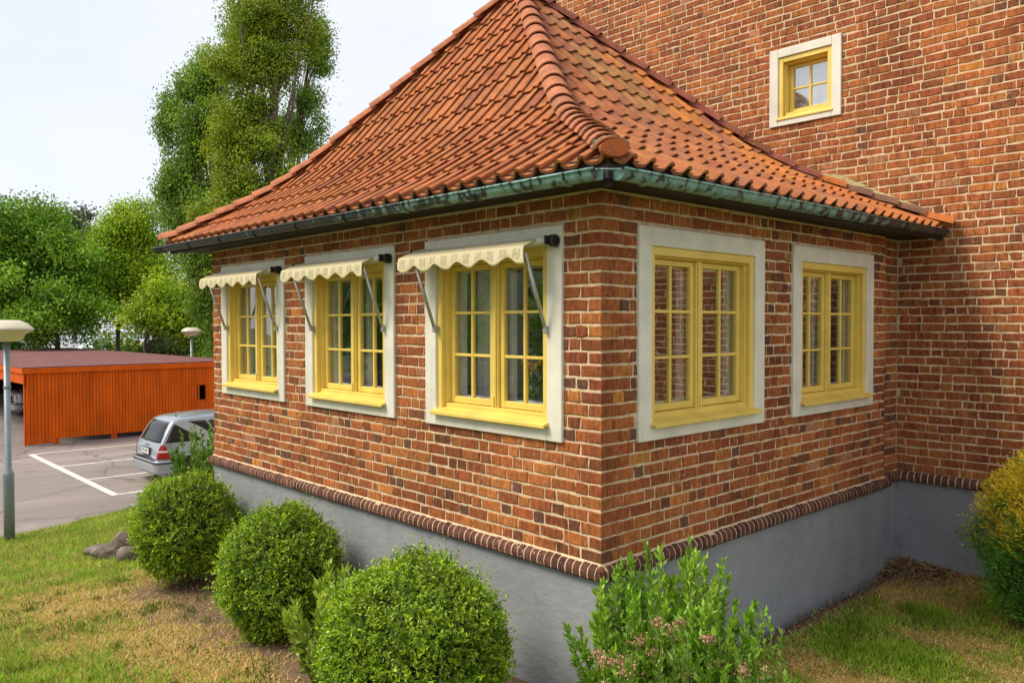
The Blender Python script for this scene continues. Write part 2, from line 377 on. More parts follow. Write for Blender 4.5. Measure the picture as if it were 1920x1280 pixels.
def strip(x0, x1, y0, y1):
    b = len(mb.V); mb.V += [(x0, y0, z), (x1, y0, z), (x1, y1, z), (x0, y1, z)]; mb.F.append([b, b+1, b+2, b+3]); mb.C.append(None)
def marking(*a):
    global mb
    mb = MB(); strip(*a); tag(mb.build('parking_line', LINE), kind='structure')
marking(-23.28, -15.58, 1.60, 1.76)
for xx in (-23.23, -20.42, -17.95, -15.63): marking(xx-.05, xx+.05, 1.764, 6.8)

# ------------------------------------------------------------------ brick helper
PAL = np.array([(.37, .122, .038), (.305, .090, .030), (.42, .152, .043), (.47, .20, .045), (.24, .073, .029), (.115, .060, .043), (.39, .185, .10), (.17, .066, .032)])
PW = np.array([.34, .30, .16, .020, .142, .003, .015, .020])
PALM = PAL*np.array([1.0, 1.0, 1.05])
PMEAN = np.array([.325, .102, .035])
def brick_colour(header=False, dark=0.0, spread=.88):
    w = PW.copy()
    if header: w[5] += .05+.07*(dark > .05); w[7] += .08; w[3] += .03
    w[5] += dark*.03; w[7] += dark*.10
    return (PMEAN+spread*(PAL[rng.choice(len(PAL), p=w/w.sum())]-PMEAN))*(1+.16*(rng.random()-.5))*rng.uniform(.94, 1.06, 3)
def brick_geo(T, u0, u1, v0, v1, depth, jit=.003, sharp=()):
    "hand-made brick: ragged front edge ring, chamfer, front face; about 38 triangles"
    um, vm = (u0+u1)/2, (v0+v1)/2
    ring = [(u0, v0), (um, v0), (u1, v0), (u1, vm), (u1, v1), (um, v1), (u0, v1), (u0, vm)]
    j = rng.normal(0, jit, (8, 2)).clip(-2*jit, 2*jit); tilt = rng.normal(0, .0016, 2); n0 = rng.normal(0, .0015)
    V = []; 
    for (u, v) in ring: V.append(T(u, v, -depth))
    for k, (u, v) in enumerate(ring): V.append(T(u+j[k, 0], v+j[k, 1], n0-.0045))
    e = .006
    for k, (u, v) in enumerate(ring):
        uu = u+j[k, 0]+(e if u < um else -e if u > um else 0); vv = v+j[k, 1]+(e if v < vm else -e if v > vm else 0)
        if 'u1' in sharp and u == u1: uu = u+j[k, 0]*.3
        V.append(T(uu, vv, n0+tilt[0]*(u-um)/max(u1-u0, .01)+tilt[1]*(v-vm)/.08))
    F = []
    for a in (0, 8):
        for k in range(8): F.append([a+k, a+(k+1) % 8, a+8+(k+1) % 8, a+8+k])
    F.append([16+k for k in range(8)])
    return V, F
COURSE = .0875; J = .0160
def lay_course(u_from, u_to, phase, period=3, flip=.12):
    "period 2: stretcher, header (annex); period 3: stretcher, stretcher, header (tall wall)"
    out = []; u = u_from; k = phase
    while u < u_to-.02:
        hd = (k % period == period-1)
        if rng.random() < flip: hd = not hd
        w = (.103 if hd else .215)+rng.normal(0, .004)
        e = min(u+w, u_to)
        if u_to-e < .06: e = u_to
        out.append((u, e, hd)); u = e+.0105; k += 1
    return out
def cut(bricks, ops):
    "cut brick rectangles (u0,u1,v0,v1,hd) round the openings"
    for (a, b, c0, d) in ops:
        res = []
        for (u0, u1, v0, v1, hd) in bricks:
            if u1 <= a or u0 >= b or v1 <= c0 or v0 >= d: res.append((u0, u1, v0, v1, hd)); continue
            if min(v1, d)-max(v0, c0) < .55*(v1-v0):            # course grazes the head or foot: trim its height
                if v0 < c0: res.append((u0, u1, v0, c0-.004, hd))
                else: res.append((u0, u1, d+.004, v1, hd))
                continue
            if u0 < a-.03: res.append((u0, a-.006, v0, v1, hd))
            if u1 > b+.03: res.append((b+.006, u1, v0, v1, hd))
        bricks = res
    return [b for b in bricks if b[1]-b[0] > .02 and b[3]-b[2] > .012]
def emit_bricks(items, parent, nparts, name='brick', restname='brickwork', mat=None, visible=None):
    "items: (V,F,colour,weight). the largest in the picture as parts, the rest joined"
    order = sorted(range(len(items)), key=lambda i: -items[i][3])
    for i in order[:nparts]:
        V, F, c, w = items[i]; mesh(name, V, F, mat or BRICK, parent, np.tile(c, (len(F), 1)))
    VV, FF, CC = [], [], []
    for i in order[nparts:]:
        V, F, c, w = items[i]; b = len(VV); VV += V; FF += [[b+k for k in f] for f in F]; CC += [c]*len(F)
    if VV: tag(mesh(restname, VV, FF, mat or BRICK, parent, np.array(CC)), kind='stuff')
def seen_weight(P, nrm, area):
    x, y, z = proj(P)
    if z <= .2: return 0
    inn = -40 < x < 1960 and -40 < y < 1320
    d = np.asarray(P)-CAM; r = np.linalg.norm(d)
    return area*max(0, -(d@np.asarray(nrm))/r)/r**2*(1 if inn else .01)

# ------------------------------------------------------------------ the annex
LX, DY, DW, HB = 6.17, 4.44, 4.95, 2.45
TL = lambda u, v, n: (u, -n, v)                   # long front, outward -Y
TR = lambda u, v, n: (n, u, v)                    # short side, outward +X
TS = lambda u, v, n: (n-.085, u, v)               # recessed strip beside the main wall
TM = lambda u, v, n: (u, DW-n, v)                 # main building front
V0, V1 = .77, 2.255
WL = [(-1.876, -.335), (-3.867, -2.321), (-5.872, -4.321)]
WR = [(.367, 2.012), (2.489, 4.097)]
MW = (-1.595, -.715, 3.925, 4.84)
annex = thing('brick_annex', (0, 0, -.97), 'low red brick annex with steep clay tile hip roof and yellow windows', 'building')
# mortar core with openings
def wall_core(T, ua, ub, va, vb, ops, th, mb):
    us = sorted({ua, ub, *[o[0] for o in ops], *[o[1] for o in ops]})
    for a, b in zip(us[:-1], us[1:]):
        mid = (a+b)/2; hit = [o for o in ops if o[0] < mid < o[1]]
        if not hit: mb.box(a, b, va, vb, -th, -.006)
        else:
            o = hit[0]; mb.box(a, b, va, o[2], -th, -.006); mb.box(a, b, o[3], vb, -th, -.006)
opsL = [(a+.13, b-.13, V0+.09, V1-.12) for a, b in WL]; opsR = [(a+.13, b-.13, V0+.09, V1-.12) for a, b in WR]
mb = MB(TL); wall_core(TL, -LX+.009, -.009, 0, HB+.02, opsL, .30, mb)
mb2 = MB(TR); wall_core(TR, .302, DY-.009, 0, HB+.02, opsR, .30, mb2)
mb.V += [tuple(v) for v in mb2.V]; b0 = len(mb.V)-len(mb2.V); mb.F += [[i+b0 for i in f] for f in mb2.F]; mb.C += mb2.C
mb3 = MB(TS); mb3.box(DY-.008, DW-.012, 0, HB+.02, -.2, -.009); b0 = len(mb.V); mb.V += mb3.V; mb.F += [[i+b0 for i in f] for f in mb3.F]; mb.C += mb3.C
mb4 = MB(); mb4.box(-LX+.009, -LX+.3, .302, DW-.012, 0, HB+.02); b0 = len(mb.V); mb.V += mb4.V; mb.F += [[i+b0 for i in f] for f in mb4.F]; mb.C += mb4.C
mb.build('wall', MORTAR, annex)
items = []
cutL = [(a+.012, b-.012, V0+.012, V1-.012) for a, b in WL]; cutR = [(a+.012, b-.012, V0+.012, V1-.012) for a, b in WR]
ncourse = 28
for k in range(ncourse):
    v0, v1 = k*COURSE+J/2, (k+1)*COURSE-J/2
    a, b = ((.181, .112), (.112, .181))[k % 2]
    top = k >= ncourse-2
    V, F = brick_geo(TL, -a, .0, v0, v1, b, .002, ('u1',)); items.append((V, F, brick_colour(), seen_weight((0, 0, v0), (.7, -.7, 0), .02)))
    br = [(-e, -s, v0, v1, h) for s, e, h in lay_course(a+.011, LX, k+(k//2) % 2, 2, .2)]
    for (u0, u1, w0, w1, h) in cut(br, cutL):
        V, F = brick_geo(TL, u0, u1, w0, w1, .10); items.append((V, F, brick_colour(h, .5 if u0 < -3 else .15), seen_weight(TL((u0+u1)/2, w0, 0), (0, -1, 0), (u1-u0)*(w1-w0))))
    br = [(s, e, v0, v1, h) for s, e, h in lay_course(b+.011, DY, k+1+(k//2) % 2, 2, .2)]
    for (u0, u1, w0, w1, h) in cut(br, cutR):
        V, F = brick_geo(TR, u0, u1, w0, w1, .10); items.append((V, F, brick_colour(h, .35), seen_weight(TR((u0+u1)/2, w0, 0), (1, 0, 0), (u1-u0)*(w1-w0))))
    br = [(s, e, v0, v1, h) for s, e, h in lay_course(DY+.01, DW-.012, 2+k)]
    for (u0, u1, w0, w1, h) in br:
        V, F = brick_geo(TS, u0, u1, w0, w1, .08); items.append((V, F, brick_colour(h, .6), 0))
    br = [(s, e, v0, v1, h) for s, e, h in lay_course(.11, DW-.02, k)]
    TF = lambda u, v, n: (-LX-n, u, v)
    for (u0, u1, w0, w1, h) in br:
        V, F = brick_geo(TF, u0, u1, w0, w1, .08); items.append((V, [f[::-1] for f in F], brick_colour(h), 0))
emit_bricks(items, annex, 300)
# plinth
mb = MB(TL); mb.box(-LX-.005, .004, -1.9, -.085, -.3, .004)
mb.T = TR; mb.box(.302, DY, -1.9, -.085, -.3, .004)
mb.T = TS; mb.box(DY, DW-.002, -1.9, -.085, -.2, .004)
mb.T = lambda u, v, n: (u, v, n); mb.box(-LX-.004, -LX+.3, .302, DW-.002, -1.9, -.085)
mb.build('plinth', RENDER, annex, bevel=.012)
# rounded coping bricks on the plinth
nose = [(0, -.03), (0, .008), (-.012, .032), (-.03, .047), (-.055, .054), (-.085, .052), (-.098, .044), (-.098, -.03)]
core = [(v*.975-.002, n-.003 if n > 0 else n) for v, n in nose]
def coping(T, ua, ub, parent, ends=True):
    n = max(1, round((ub-ua)/.0665)); p = (ub-ua)/n
    m_ = MB(T); m_.prism(core, ua, ub); m_.build('coping_mortar', MORTAR, parent)
    for k in range(n):
        a = ua+k*p+.006+rng.normal(0, .001); b = a+p-.0125
        mm = MB(T); dv = rng.normal(0, .0015); mm.prism([(v+dv, q) for v, q in nose], a, b)
        mesh('coping_brick', mm.V, mm.F, BRICK, parent, np.tile(np.array([.125, .052, .04])*(1+.5*(rng.random()-.5)), (len(mm.F), 1)), bevel=0)
coping(TL, -LX-.05, -.012, annex); coping(TR, .012, DY+.045, annex); coping(TS, DY+.05, DW-.03, annex)
mm = MB(); mm.box(-.012, .05, -.05, .012, -.098, -.004); mesh('coping_brick', mm.V, mm.F, BRICK, annex, np.tile([.16, .06, .04], (6, 1)), bevel=.022)
# fillet of mortar on top of the coping
mb = MB(TL); mb.prism([(-.004, .0), (.010, -.002), (-.004, .014)], -LX-.02, 0); mb.T = TR; mb.prism([(-.004, .0), (.010, -.002), (-.004, .014)], 0, DY); mb.build('mortar_fillet', MORTAR, annex)
# room behind the windows
mb = MB(); a, b, c_, d = -LX+.31, -.31, .31, DW-.05
mb.V = [(a, c_, .02), (b, c_, .02), (b, d, .02), (a, d, .02), (a, c_, 2.42), (b, c_, 2.42), (b, d, 2.42), (a, d, 2.42)]
mb.F = [[0, 1, 2, 3], [7, 6, 5, 4], [2, 6, 7, 3], [0, 3, 7, 4]]; mb.C = [None]*4
mb.build('room_interior', ROOM, annex)

def window(T, u0, u1, v0, v1, parent, panes=(2, 3), casements=2, deep=0.0, curtains=True, side=.145, sillout=.075, glass=None):
    w = MB(T); a0, a1, b0, b1 = u0+side, u1-side, v0+.105*side/.145, v1-.135*side/.145
    # yellow outer frame: jambs, head, bottom rail
    w.box(a0, a0+.055, b0, b1, -.15-deep, .004); w.box(a1-.055, a1, b0, b1, -.15-deep, .004); w.box(a0+.055, a1-.055, b1-.06, b1, -.15-deep, .004); w.box(a0+.055, a1-.055, b0, b0+.075, -.15-deep, -.03)
    # moulded inner step
    w.box(a0+.055, a0+.068, b0+.075, b1-.06, -.15-deep, -.035); w.box(a1-.068, a1-.055, b0+.075, b1-.06, -.15-deep, -.035); w.box(a0+.068, a1-.068, b1-.073, b1-.06, -.15-deep, -.035)
    win = w.build('window', YELLOW, parent, bevel=.004)
    s = MB(T); e = .024; dz = -.012-deep*0
    s.box(u0, a0, v0, v1, -.05, e); s.box(a1, u1, v0, v1, -.05, e); s.box(a0, a1, b1, v1, -.05, e-.001); s.box(a0, a1, v0, b0, -.05, e-.001)
    s.build('surround', CREAM, win, bevel=.006)
    rev = MB(T); rev.box(a0-.02, a0-.001, b0, b1, -.3-deep, -.051); rev.box(a1+.001, a1+.02, b0, b1, -.3-deep, -.051); rev.box(a0-.02, a1+.02, b1+.001, b1+.02, -.3-deep, -.051); rev.box(a0-.02, a1+.02, b0-.02, b0-.001, -.3-deep, -.051); rev.build('reveal', WHITE, win)
    ia, ib, ja, jb = a0+.068, a1-.068, b0+.075, b1-.073
    cw = ((ib-ia)-.072*(casements-1))/casements; n0, n1 = -.12-deep, -.078-deep
    for c in range(casements):
        p, q = ia+c*(cw+.072), ia+c*(cw+.072)+cw; p += .003; q -= .003; r, t_ = ja+.004, jb-.003; S = .042
        sh = MB(T); sh.box(p, p+S, r, t_, n0, n1); sh.box(q-S, q, r, t_, n0, n1); sh.box(p+S, q-S, t_-S, t_, n0, n1); sh.box(p+S, q-S, r, r+S+.008, n0, n1)
        sash = sh.build('sash', YELLOW, win, bevel=.004)
        gx = np.linspace(p+S, q-S, panes[0]+1); gz = np.linspace(r+S+.008, t_-S, panes[1]+1)
        for i in range(1, panes[0]): MB(T).box(gx[i]-.0125, gx[i]+.0125, gz[0], gz[-1], n0+.006, n1-.003).build('glazing_bar', YELLOW, win, bevel=.004)
        for jx in range(1, panes[1]):
            for i in range(panes[0]):
                MB(T).box(gx[i]+(.0125 if i else 0), gx[i+1]-(.0125 if i < panes[0]-1 else 0), gz[jx]-.011, gz[jx]+.011, n0+.006, n1-.003).build('glazing_bar', YELLOW, win, bevel=.004)
        for i in range(panes[0]):
            for jx in range(panes[1]):
                tl = rng.normal(0, .0012, 2)
                m_ = MB(T); x0, x1, z0, z1 = gx[i]-.002, gx[i+1]+.002, gz[jx]-.002, gz[jx+1]+.002; nn = (n0+n1)/2
                m_.V = [T(x0, z0, nn), T(x1, z0, nn+tl[0]), T(x1, z1, nn+tl[0]+tl[1]), T(x0, z1, nn+tl[1])]; m_.F = [[0, 1, 2, 3]]; m_.C = [None]
                m_.build('pane', glass or GLASS, win)
        k = MB(T); n2, n3 = -.205-deep, -.165-deep; B = .052
        k.box(p, p+B, r, t_, n2, n3); k.box(q-B, q, r, t_, n2, n3); k.box(p+B, q-B, t_-B, t_, n2, n3); k.box(p+B, q-B, r, r+B, n2, n3)
        k.build('inner_sash', WHITE, win)
    if casements == 2:
        m_ = MB(T); c = (ia+ib)/2
        m_.prism([(-.036, -.15-deep), (-.036, -.06), (-.02, -.045), (.02, -.045), (.036, -.06), (.036, -.15-deep)], ja, jb)
        m_.V = [T(c+(vv[0]), vv[1], vv[2]) for vv in [((x[1] if T is TR else x[1]), 0, 0) for x in m_.V]] if False else m_.V
        m_ = MB(T); m_.box(c-.036, c+.036, ja-.012, jb, -.15, -.055); m_.box(c-.024, c+.024, ja-.012, jb, -.0549, -.044); m_.build('mullion', YELLOW, win, bevel=.005)
        MB(T).box(c-.009, c+.009, ja+.0, ja+.085, -.0435, -.034).build('latch', YELLOW, win, bevel=.003)
    sl = MB(T); sl.prism([(b0+.048, -.04), (b0+.012, sillout), (b0-.014, sillout), (b0-.014, sillout-.012), (b0-.001, sillout-.014), (b0-.001, -.04)], a0-.022, a1+.022); sl.build('sill', YELLOW, win, bevel=.003)
    if curtains:
        for (p, q) in ((a0+.02, a0+.30), (a1-.30, a1-.02)):
            g = MB(); ph = rng.random()*6
            g.grid(lambda a, b: T(p+(q-p)*a, b0+.02+(b1-b0-.05)*b, -.40+.022*math.sin(a*22+ph)*(1-.3*b)), 30, 3); g.build('curtain', CURT, win, smooth=True)
    return win
for a, b in WL: window(TL, a, b, V0, V1, annex)
for a, b in WR: window(TR, a, b, V0, V1, annex, curtains=False)

# ------------------------------------------------------------------ roof
EO = .38
AX, AY = -3.12, 2.24                                          # apex of the pyramid roof in plan
HX, HY = .40, -.36                                            # eave corner nearest the camera
TXs = np.array([.40, .03, -.25, -.52, -.78, -1.02, -1.26, -1.49, -3.12]); TZs = np.array([2.515, 2.73, 2.87, 3.015, 3.165, 3.34, 3.545, 3.765, 5.30])
def zs(q): return np.interp(q, (.40-TXs)/(.40-AX), TZs)       # bell-cast profile, q = 0 at the eave, 1 at the apex
def zr(x): return zs((HX-np.asarray(x))/(HX-AX))
def zl(y): return zs((np.asarray(y)-HY)/(AY-HY))
def x_of_y(y): return HX+(AX-HX)*(y-HY)/(AY-HY)
def y_of_x(x): return HY+(AY-HY)*(x-HX)/(AX-HX)
AP = np.array([AX, AY]); HL0 = np.array([-6.55, HY]); HB0 = np.array([HX, 4.86])
def hipL(y): return HL0[0]+(AX-HL0[0])*(y-HY)/(AY-HY)
def yback(x): return HB0[1]+(AY-HB0[1])*(x-HX)/(AX-HX)
xcr = [.395, .04, -.25, -.52, -.78, -1.02, -1.26, -1.49, -1.72, -1.95, -2.18, -2.41, -2.64, -2.87, -3.10]
ycl = [-.385, -.10]
def _step(y, d=.325):
    f = lambda e: math.hypot(e, float(zl(y+e)-zl(y)))
    lo_, hi_ = .05, .5
    for _ in range(30):
        m_ = (lo_+hi_)/2
        if f(m_) < d: lo_ = m_
        else: hi_ = m_
    return y+lo_
while ycl[-1] < AY-.16: ycl.append(_step(ycl[-1]))
ycl.append(AY-.01)
PROF = [(-.06, .014), (0, .006), (.1, .001), (.25, -.002), (.44, -.002), (.60, .003), (.69, .014), (.77, .026), (.86, .031), (.96, .028), (1.05, .023)]
TP = .186; TTH = .0125
def tile_colour(side, x, y):
    base = np.array([.42, .148, .058])*rng.uniform(.86, 1.12)
    r = rng.random()
    if r < .14: base = np.array([.34, .10, .046])
    elif r < .30: base = np.array([.45, .15, .05])
    elif r < .325: base = np.array([.25, .085, .055])
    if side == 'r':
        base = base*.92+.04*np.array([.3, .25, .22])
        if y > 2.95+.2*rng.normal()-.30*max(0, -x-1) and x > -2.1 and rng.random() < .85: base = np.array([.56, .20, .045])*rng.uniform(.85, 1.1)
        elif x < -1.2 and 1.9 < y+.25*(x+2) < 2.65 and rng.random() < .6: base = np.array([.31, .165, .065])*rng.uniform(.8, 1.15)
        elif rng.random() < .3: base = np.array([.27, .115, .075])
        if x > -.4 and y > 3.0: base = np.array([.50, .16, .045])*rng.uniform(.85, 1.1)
    return (np.array([.40, .148, .062])*.35+base*.65)*rng.uniform(.96, 1.04, 3)
def tile_geo(side, q, lo, hi, amp=1.0):
    """q: along-eave start; lo/hi: slope coordinate (Y or X) of lower/upper end"""
    def P(u, t, h):
        a = lo+(hi-lo)*t
        za = zl(lo) if side == 'l' else zr(lo); zb = zl(hi) if side == 'l' else zr(hi)
        z = za+(zb-za)*t; run = abs(hi-lo); L_ = math.hypot(run, zb-za); nz_, nr = run/L_, (zb-za)/L_
        hh = h*(1+(amp-1)*(1-t))+.024*(1-t)+.004
        if side == 'l': return (u, a-nr*hh, z+nz_*hh)
        return (a+nr*hh, u, z+nz_*hh)
    ov = 1.10
    dj = rng.normal(0, .003); s = []; n = len(PROF); ext = -.0
    V = []
    for (f, h) in PROF: V.append(P(q+f*TP+dj, ext, h))
    for (f, h) in PROF: V.append(P(q+f*TP+dj, ov, h))
    for (f, h) in PROF: V.append(P(q+f*TP+dj, ext, h-TTH))
    for (f, h) in PROF: V.append(P(q+f*TP+dj, ext+.25, h-TTH))
    F = []
    for i in range(n-1):
        F.append([i, i+1, n+i+1, n+i]); F.append([2*n+i, 2*n+i+1, i+1, i]); F.append([3*n+i, 3*n+i+1, 2*n+i+1, 2*n+i])
    F.append([n-1, 2*n+n-1, 3*n+n-1, 2*n-1])
    if side == 'r': F = [f[::-1] for f in F]
    return V, F
def clip_mesh(V, F, planes):
    bm = bmesh.new(); vs = [bm.verts.new(v) for v in V]
    for f in F: bm.faces.new([vs[i] for i in f])
    for co, no in planes:
        bmesh.ops.bisect_plane(bm, geom=bm.verts[:]+bm.edges[:]+bm.faces[:], dist=1e-5, plane_co=co, plane_no=no, clear_outer=True)
    bm.verts.index_update(); V2 = [tuple(v.co) for v in bm.verts]; F2 = [[v.index for v in f.verts] for f in bm.faces]; bm.free()
    return V2, F2
hc = np.array([HX, HY]); hdv = AP-hc; hdv /= np.linalg.norm(hdv)
n_c = np.array([-hdv[1], hdv[0]])                               # horizontal normal of the corner hip
if n_c@np.array([0, 1]) < 0: n_c = -n_c                         # points to the right-slope side (+Y)
hb = AP-HB0; hb /= np.linalg.norm(hb); n_b = np.array([-hb[1], hb[0]])
if n_b[1] < 0: n_b = -n_b
hl = AP-HL0; hl /= np.linalg.norm(hl); n_l = np.array([-hl[1], hl[0]])
if n_l[0] > 0: n_l = -n_l                                       # points away to the far side (-X)
items = []
for i in range(len(ycl)-1):
    lo, hi = ycl[i], ycl[i+1]
    q = .28-TP*.3
    while q > hipL(lo)-.35:
        cx = q+TP/2
        if cx < x_of_y((lo)) + .25 and cx > hipL(lo)-.3:
            V, F = tile_geo('l', q, lo, hi, 1.75 if i == 0 else 1)
            near = cx > x_of_y(hi)-.4 or cx < hipL(hi)+.4
            if near: V, F = clip_mesh(V, F, [((hc[0], hc[1], 0), (n_c[0], n_c[1], 0)), ((HL0[0], HL0[1], 0), (n_l[0], n_l[1], 0))])
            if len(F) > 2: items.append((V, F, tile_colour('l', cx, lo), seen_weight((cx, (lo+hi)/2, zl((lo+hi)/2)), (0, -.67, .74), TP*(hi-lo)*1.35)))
        q -= TP
for i in range(len(xcr)-1):
    lo, hi = xcr[i], xcr[i+1]
    q = -.36
    while q < yback(lo)+.1:
        cy = q+TP/2; hy = y_of_x(lo)
        if cy > hy-.35:
            V, F = tile_geo('r', q, lo, hi, 1.75 if i == 0 else 1)
            if cy < y_of_x(hi)+.4 or cy > yback(hi)-.4: V, F = clip_mesh(V, F, [((hc[0], hc[1], 0), (-n_c[0], -n_c[1], 0)), ((HB0[0], HB0[1], 0), (n_b[0], n_b[1], 0))])
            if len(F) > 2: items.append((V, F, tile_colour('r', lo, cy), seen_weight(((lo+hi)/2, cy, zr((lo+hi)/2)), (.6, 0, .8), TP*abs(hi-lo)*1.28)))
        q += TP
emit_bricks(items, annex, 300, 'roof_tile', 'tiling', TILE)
# boarding under the tiles and the steep far end
mb = MB(); K = 14
def _deck(p0, p1):
    for i in range(K):
        q0, q1 = .01+.99*i/K, .01+.99*(i+1)/K; b = len(mb.V)
        for q, e in ((q0, p0), (q0, p1), (q1, p1), (q1, p0)): mb.V.append((e[0]+(AX-e[0])*q, e[1]+(AY-e[1])*q, float(zs(q))-.012))
        mb.F.append([b, b+1, b+2, b+3]); mb.C.append(None)
_deck(HL0, (HX, HY)); _deck((HX, HY), HB0)
mb.build('roof_boarding', DARKWOOD, annex)
mb = MB(); _deck(HB0, (HL0[0], HB0[1])); _deck((HL0[0], HB0[1]), HL0); mb.C = [(.38, .11, .05)]*len(mb.F)
mb.build('roof_back', TILE, annex)
# hip tiles
def hip_tile(path, t0, t1, r0, r1, lift, arc, parent, name='ridge_tile', colr=None, th=.016):
    "half-round tapering tile between path(t0) (low, wide end) and path(t1)"
    p0, p1 = np.array(path(t0)), np.array(path(t1)); d = p1-p0; L_ = np.linalg.norm(d); d /= L_
    h = np.cross(d, [0, 0, 1]); h /= np.linalg.norm(h); up = np.cross(h, d)
    V = []; n = 8
    for (p, r, l) in ((p0, r0, lift+.020), (p1+d*.05, r1, lift)):
        for rr in (r, r-th):
            for k in range(n+1):
                a = -arc+2*arc*k/n; V.append(p+up*(l+rr*(math.cos(a)-math.cos(arc))*.95)+h*rr*math.sin(a))
    m_ = n+1; F = []
    for k in range(n):
        F += [[k, k+1, 2*m_+k+1, 2*m_+k], [m_+k+1, m_+k, 3*m_+k, 3*m_+k+1], [k+1, k, m_+k, m_+k+1]]
    F += [[0, 2*m_, 3*m_, m_], [n, m_+n, 3*m_+n, 2*m_+n]]
    c = colr if colr is not None else np.array([.45, .17, .09])*rng.uniform(.85, 1.12)*rng.uniform(.96, 1.04, 3)
    return mesh(name, V, F, TILE, parent, np.tile(c, (len(F), 1)), smooth=False)
def hlift(q): return .034*max(0, 1-q/.26)
def corner_path(x): return (x, y_of_x(x), float(zr(x))+hlift((HX-x)/(HX-AX)))
xs_ = [.36]
while xs_[-1] > AX+.12: xs_.append(xs_[-1]-(.10 if xs_[-1] > .05 else .14 if xs_[-1] > -.6 else .172))
for a, b in zip(xs_[:-1], xs_[1:]): hip_tile(corner_path, a, b, .116, .100, .012, R(74), annex)
# clay stopper closing the lowest corner hip tile
p = np.array(corner_path(.36)); dd = np.array([-hdv[0], -hdv[1], 0]); h = np.array([-dd[1], dd[0], 0])
V = []; F = []
for off in (.012, -.05):
    for k in range(16):
        a = 2*math.pi*k/16; V.append(p+dd*(off+.085)+h*.084*math.cos(a)+np.array([0, 0, .030+(.045 if math.sin(a) > 0 else .058)*math.sin(a)]))
for k in range(16): F.append([k, (k+1) % 16, 16+(k+1) % 16, 16+k])
F += [list(range(16)), list(range(31, 15, -1))]
mesh('hip_stopper', V, F, TILE, annex, np.tile([.40, .105, .035], (len(F), 1)))
V = []; F = []
for rr, off, z in ((.116, .0, 0), (.080, .016, 0)):
    for k in range(13):
        a = math.pi*k/12; j = rng.normal(0, .006); V.append(p+dd*off+h*(rr+j)*math.cos(a)*.97+np.array([0, 0, .036+(rr+j)*.70*math.sin(a)]))
for k in range(12): F.append([k, k+1, 13+k+1, 13+k])
mesh('mortar_bed', V, F, simple('mossy_mortar', (.16, .15, .085), .95, var=.6, scale=40, bmp=.8, bscale=70), annex)
def left_path(y): return (hipL(y), y, float(zl(y))+1.3*hlift((y-HY)/(AY-HY)))
y = -.40; ysl = [y]
while y < AY-.1: y += .148; ysl.append(y)
for a, b in zip(ysl[:-1], ysl[1:]): hip_tile(left_path, a, b, .125, .105, .015, R(80), annex)
def back_path(x): return (x, yback(x), float(zr(x))+hlift((HX-x)/(HX-AX)))
xv = [.43]
while xv[-1] > AX+.1: xv.append(xv[-1]-.205)
for i, (a, b) in enumerate(zip(xv[:-1], xv[1:])):
    cl = (.55, .17, .05) if i in (0, 4) else (.23, .11, .07) if i in (1, 2, 3) else np.array([.27, .085, .055])*rng.uniform(.8, 1.2)
    hip_tile(back_path, a, b, .115 if i else .13, .095, .012, R(78), annex, 'ridge_tile', np.array(cl))
# cement fillet between roof and wall, with lichen
mb = MB(); pv = np.linspace(.12, -.72, 9)
for a, b in zip(pv[:-1], pv[1:]):
    k = len(mb.V)
    for x in (a, b):
        z0 = float(zr(x)); mb.V += [(x, yback(x)+.05, z0+.05), (x, DW-.012, z0+.125+rng.normal(0, .005)), (x, DW-.012, z0-.12), (x, yback(x)+.05, z0-.1)]
    mb.F += [[k, k+4, k+5, k+1], [k, k+1, k+2, k+3], [k+4, k+7, k+6, k+5], [k, k+3, k+7, k+4]]; mb.C += [None]*4
mb.build('cement_fillet', simple('lichened_cement', (.42, .36, .16), .95, var=.5, scale=22, bmp=.7, bscale=60), annex)
# eaves: soffit, fascia, gutters
mb = MB(); so = EO-.03
mb.box(-LX-so, so, -so, .06, HB+.012, HB+.03); mb.box(-.06, so, .0602, DW-.014, HB+.012, HB+.03); mb.box(-LX-so, -LX+.05, .0602, DW-.014, HB+.012, HB+.03); mb.build('soffit', DARKWOOD, annex)
mb = MB(); mb.box(-LX-so, so+.0, -so-.022, -so-.001, HB-.02, HB+.115); mb.box(so+.001, so+.022, -so-.022, DW-.014, HB-.02, HB+.115); mb.build('fascia', DARKWOOD, annex)
def gutter(T, ua, ub, za, zb, brackets):
    r = .056; cn = EO+.022; n = 10
    prof = [(math.cos(math.pi*k/n), -math.sin(math.pi*k/n)) for k in range(n+1)]
    g = MB(); S = 24
    def Z(u): return za+(zb-za)*(u-ua)/(ub-ua)
    for u in np.linspace(ua, ub, S+1):
        for rr in (r, r-.005):
            for cx, sz in prof: g.V.append(T(u, Z(u)+rr*sz*1.05, cn+rr*cx))
    m_ = n+1
    for i in range(S):
        for k in range(n):
            a = i*2*m_+k; b = a+2*m_; g.F += [[a, a+1, b+1, b], [a+m_+1, a+m_, b+m_, b+m_+1]]; g.C += [None]*2
    for e in (0, S):
        base = e*2*m_
        f = [base+k for k in range(m_)]; g.F.append(f if e == 0 else f[::-1]); g.C.append(None)
    go = g.build('gutter', COPPER, annex, smooth=True)
    rim = MB(); rim.tube([T(u, Z(u)+.004, cn+r+.002) for u in np.linspace(ua, ub, 12)], .0095, 8); rim.build('rim', COPPER, go, smooth=True)
    for u in np.linspace(ua+.25, ub-.25, brackets):
        bk = MB(); pts = [T(u, Z(u)-math.sin(t)*(r+.004)*1.05, cn+math.cos(t)*(r+.004)) for t in np.linspace(-.15, math.pi, 9)]; bk.tube(pts, .007, 5)
        bk.build('bracket', COPPER, go)
gutter(TL, -6.84, .335, 2.515, 2.478, 9); gutter(TR, -.325, 4.83, 2.478, 2.515, 7)
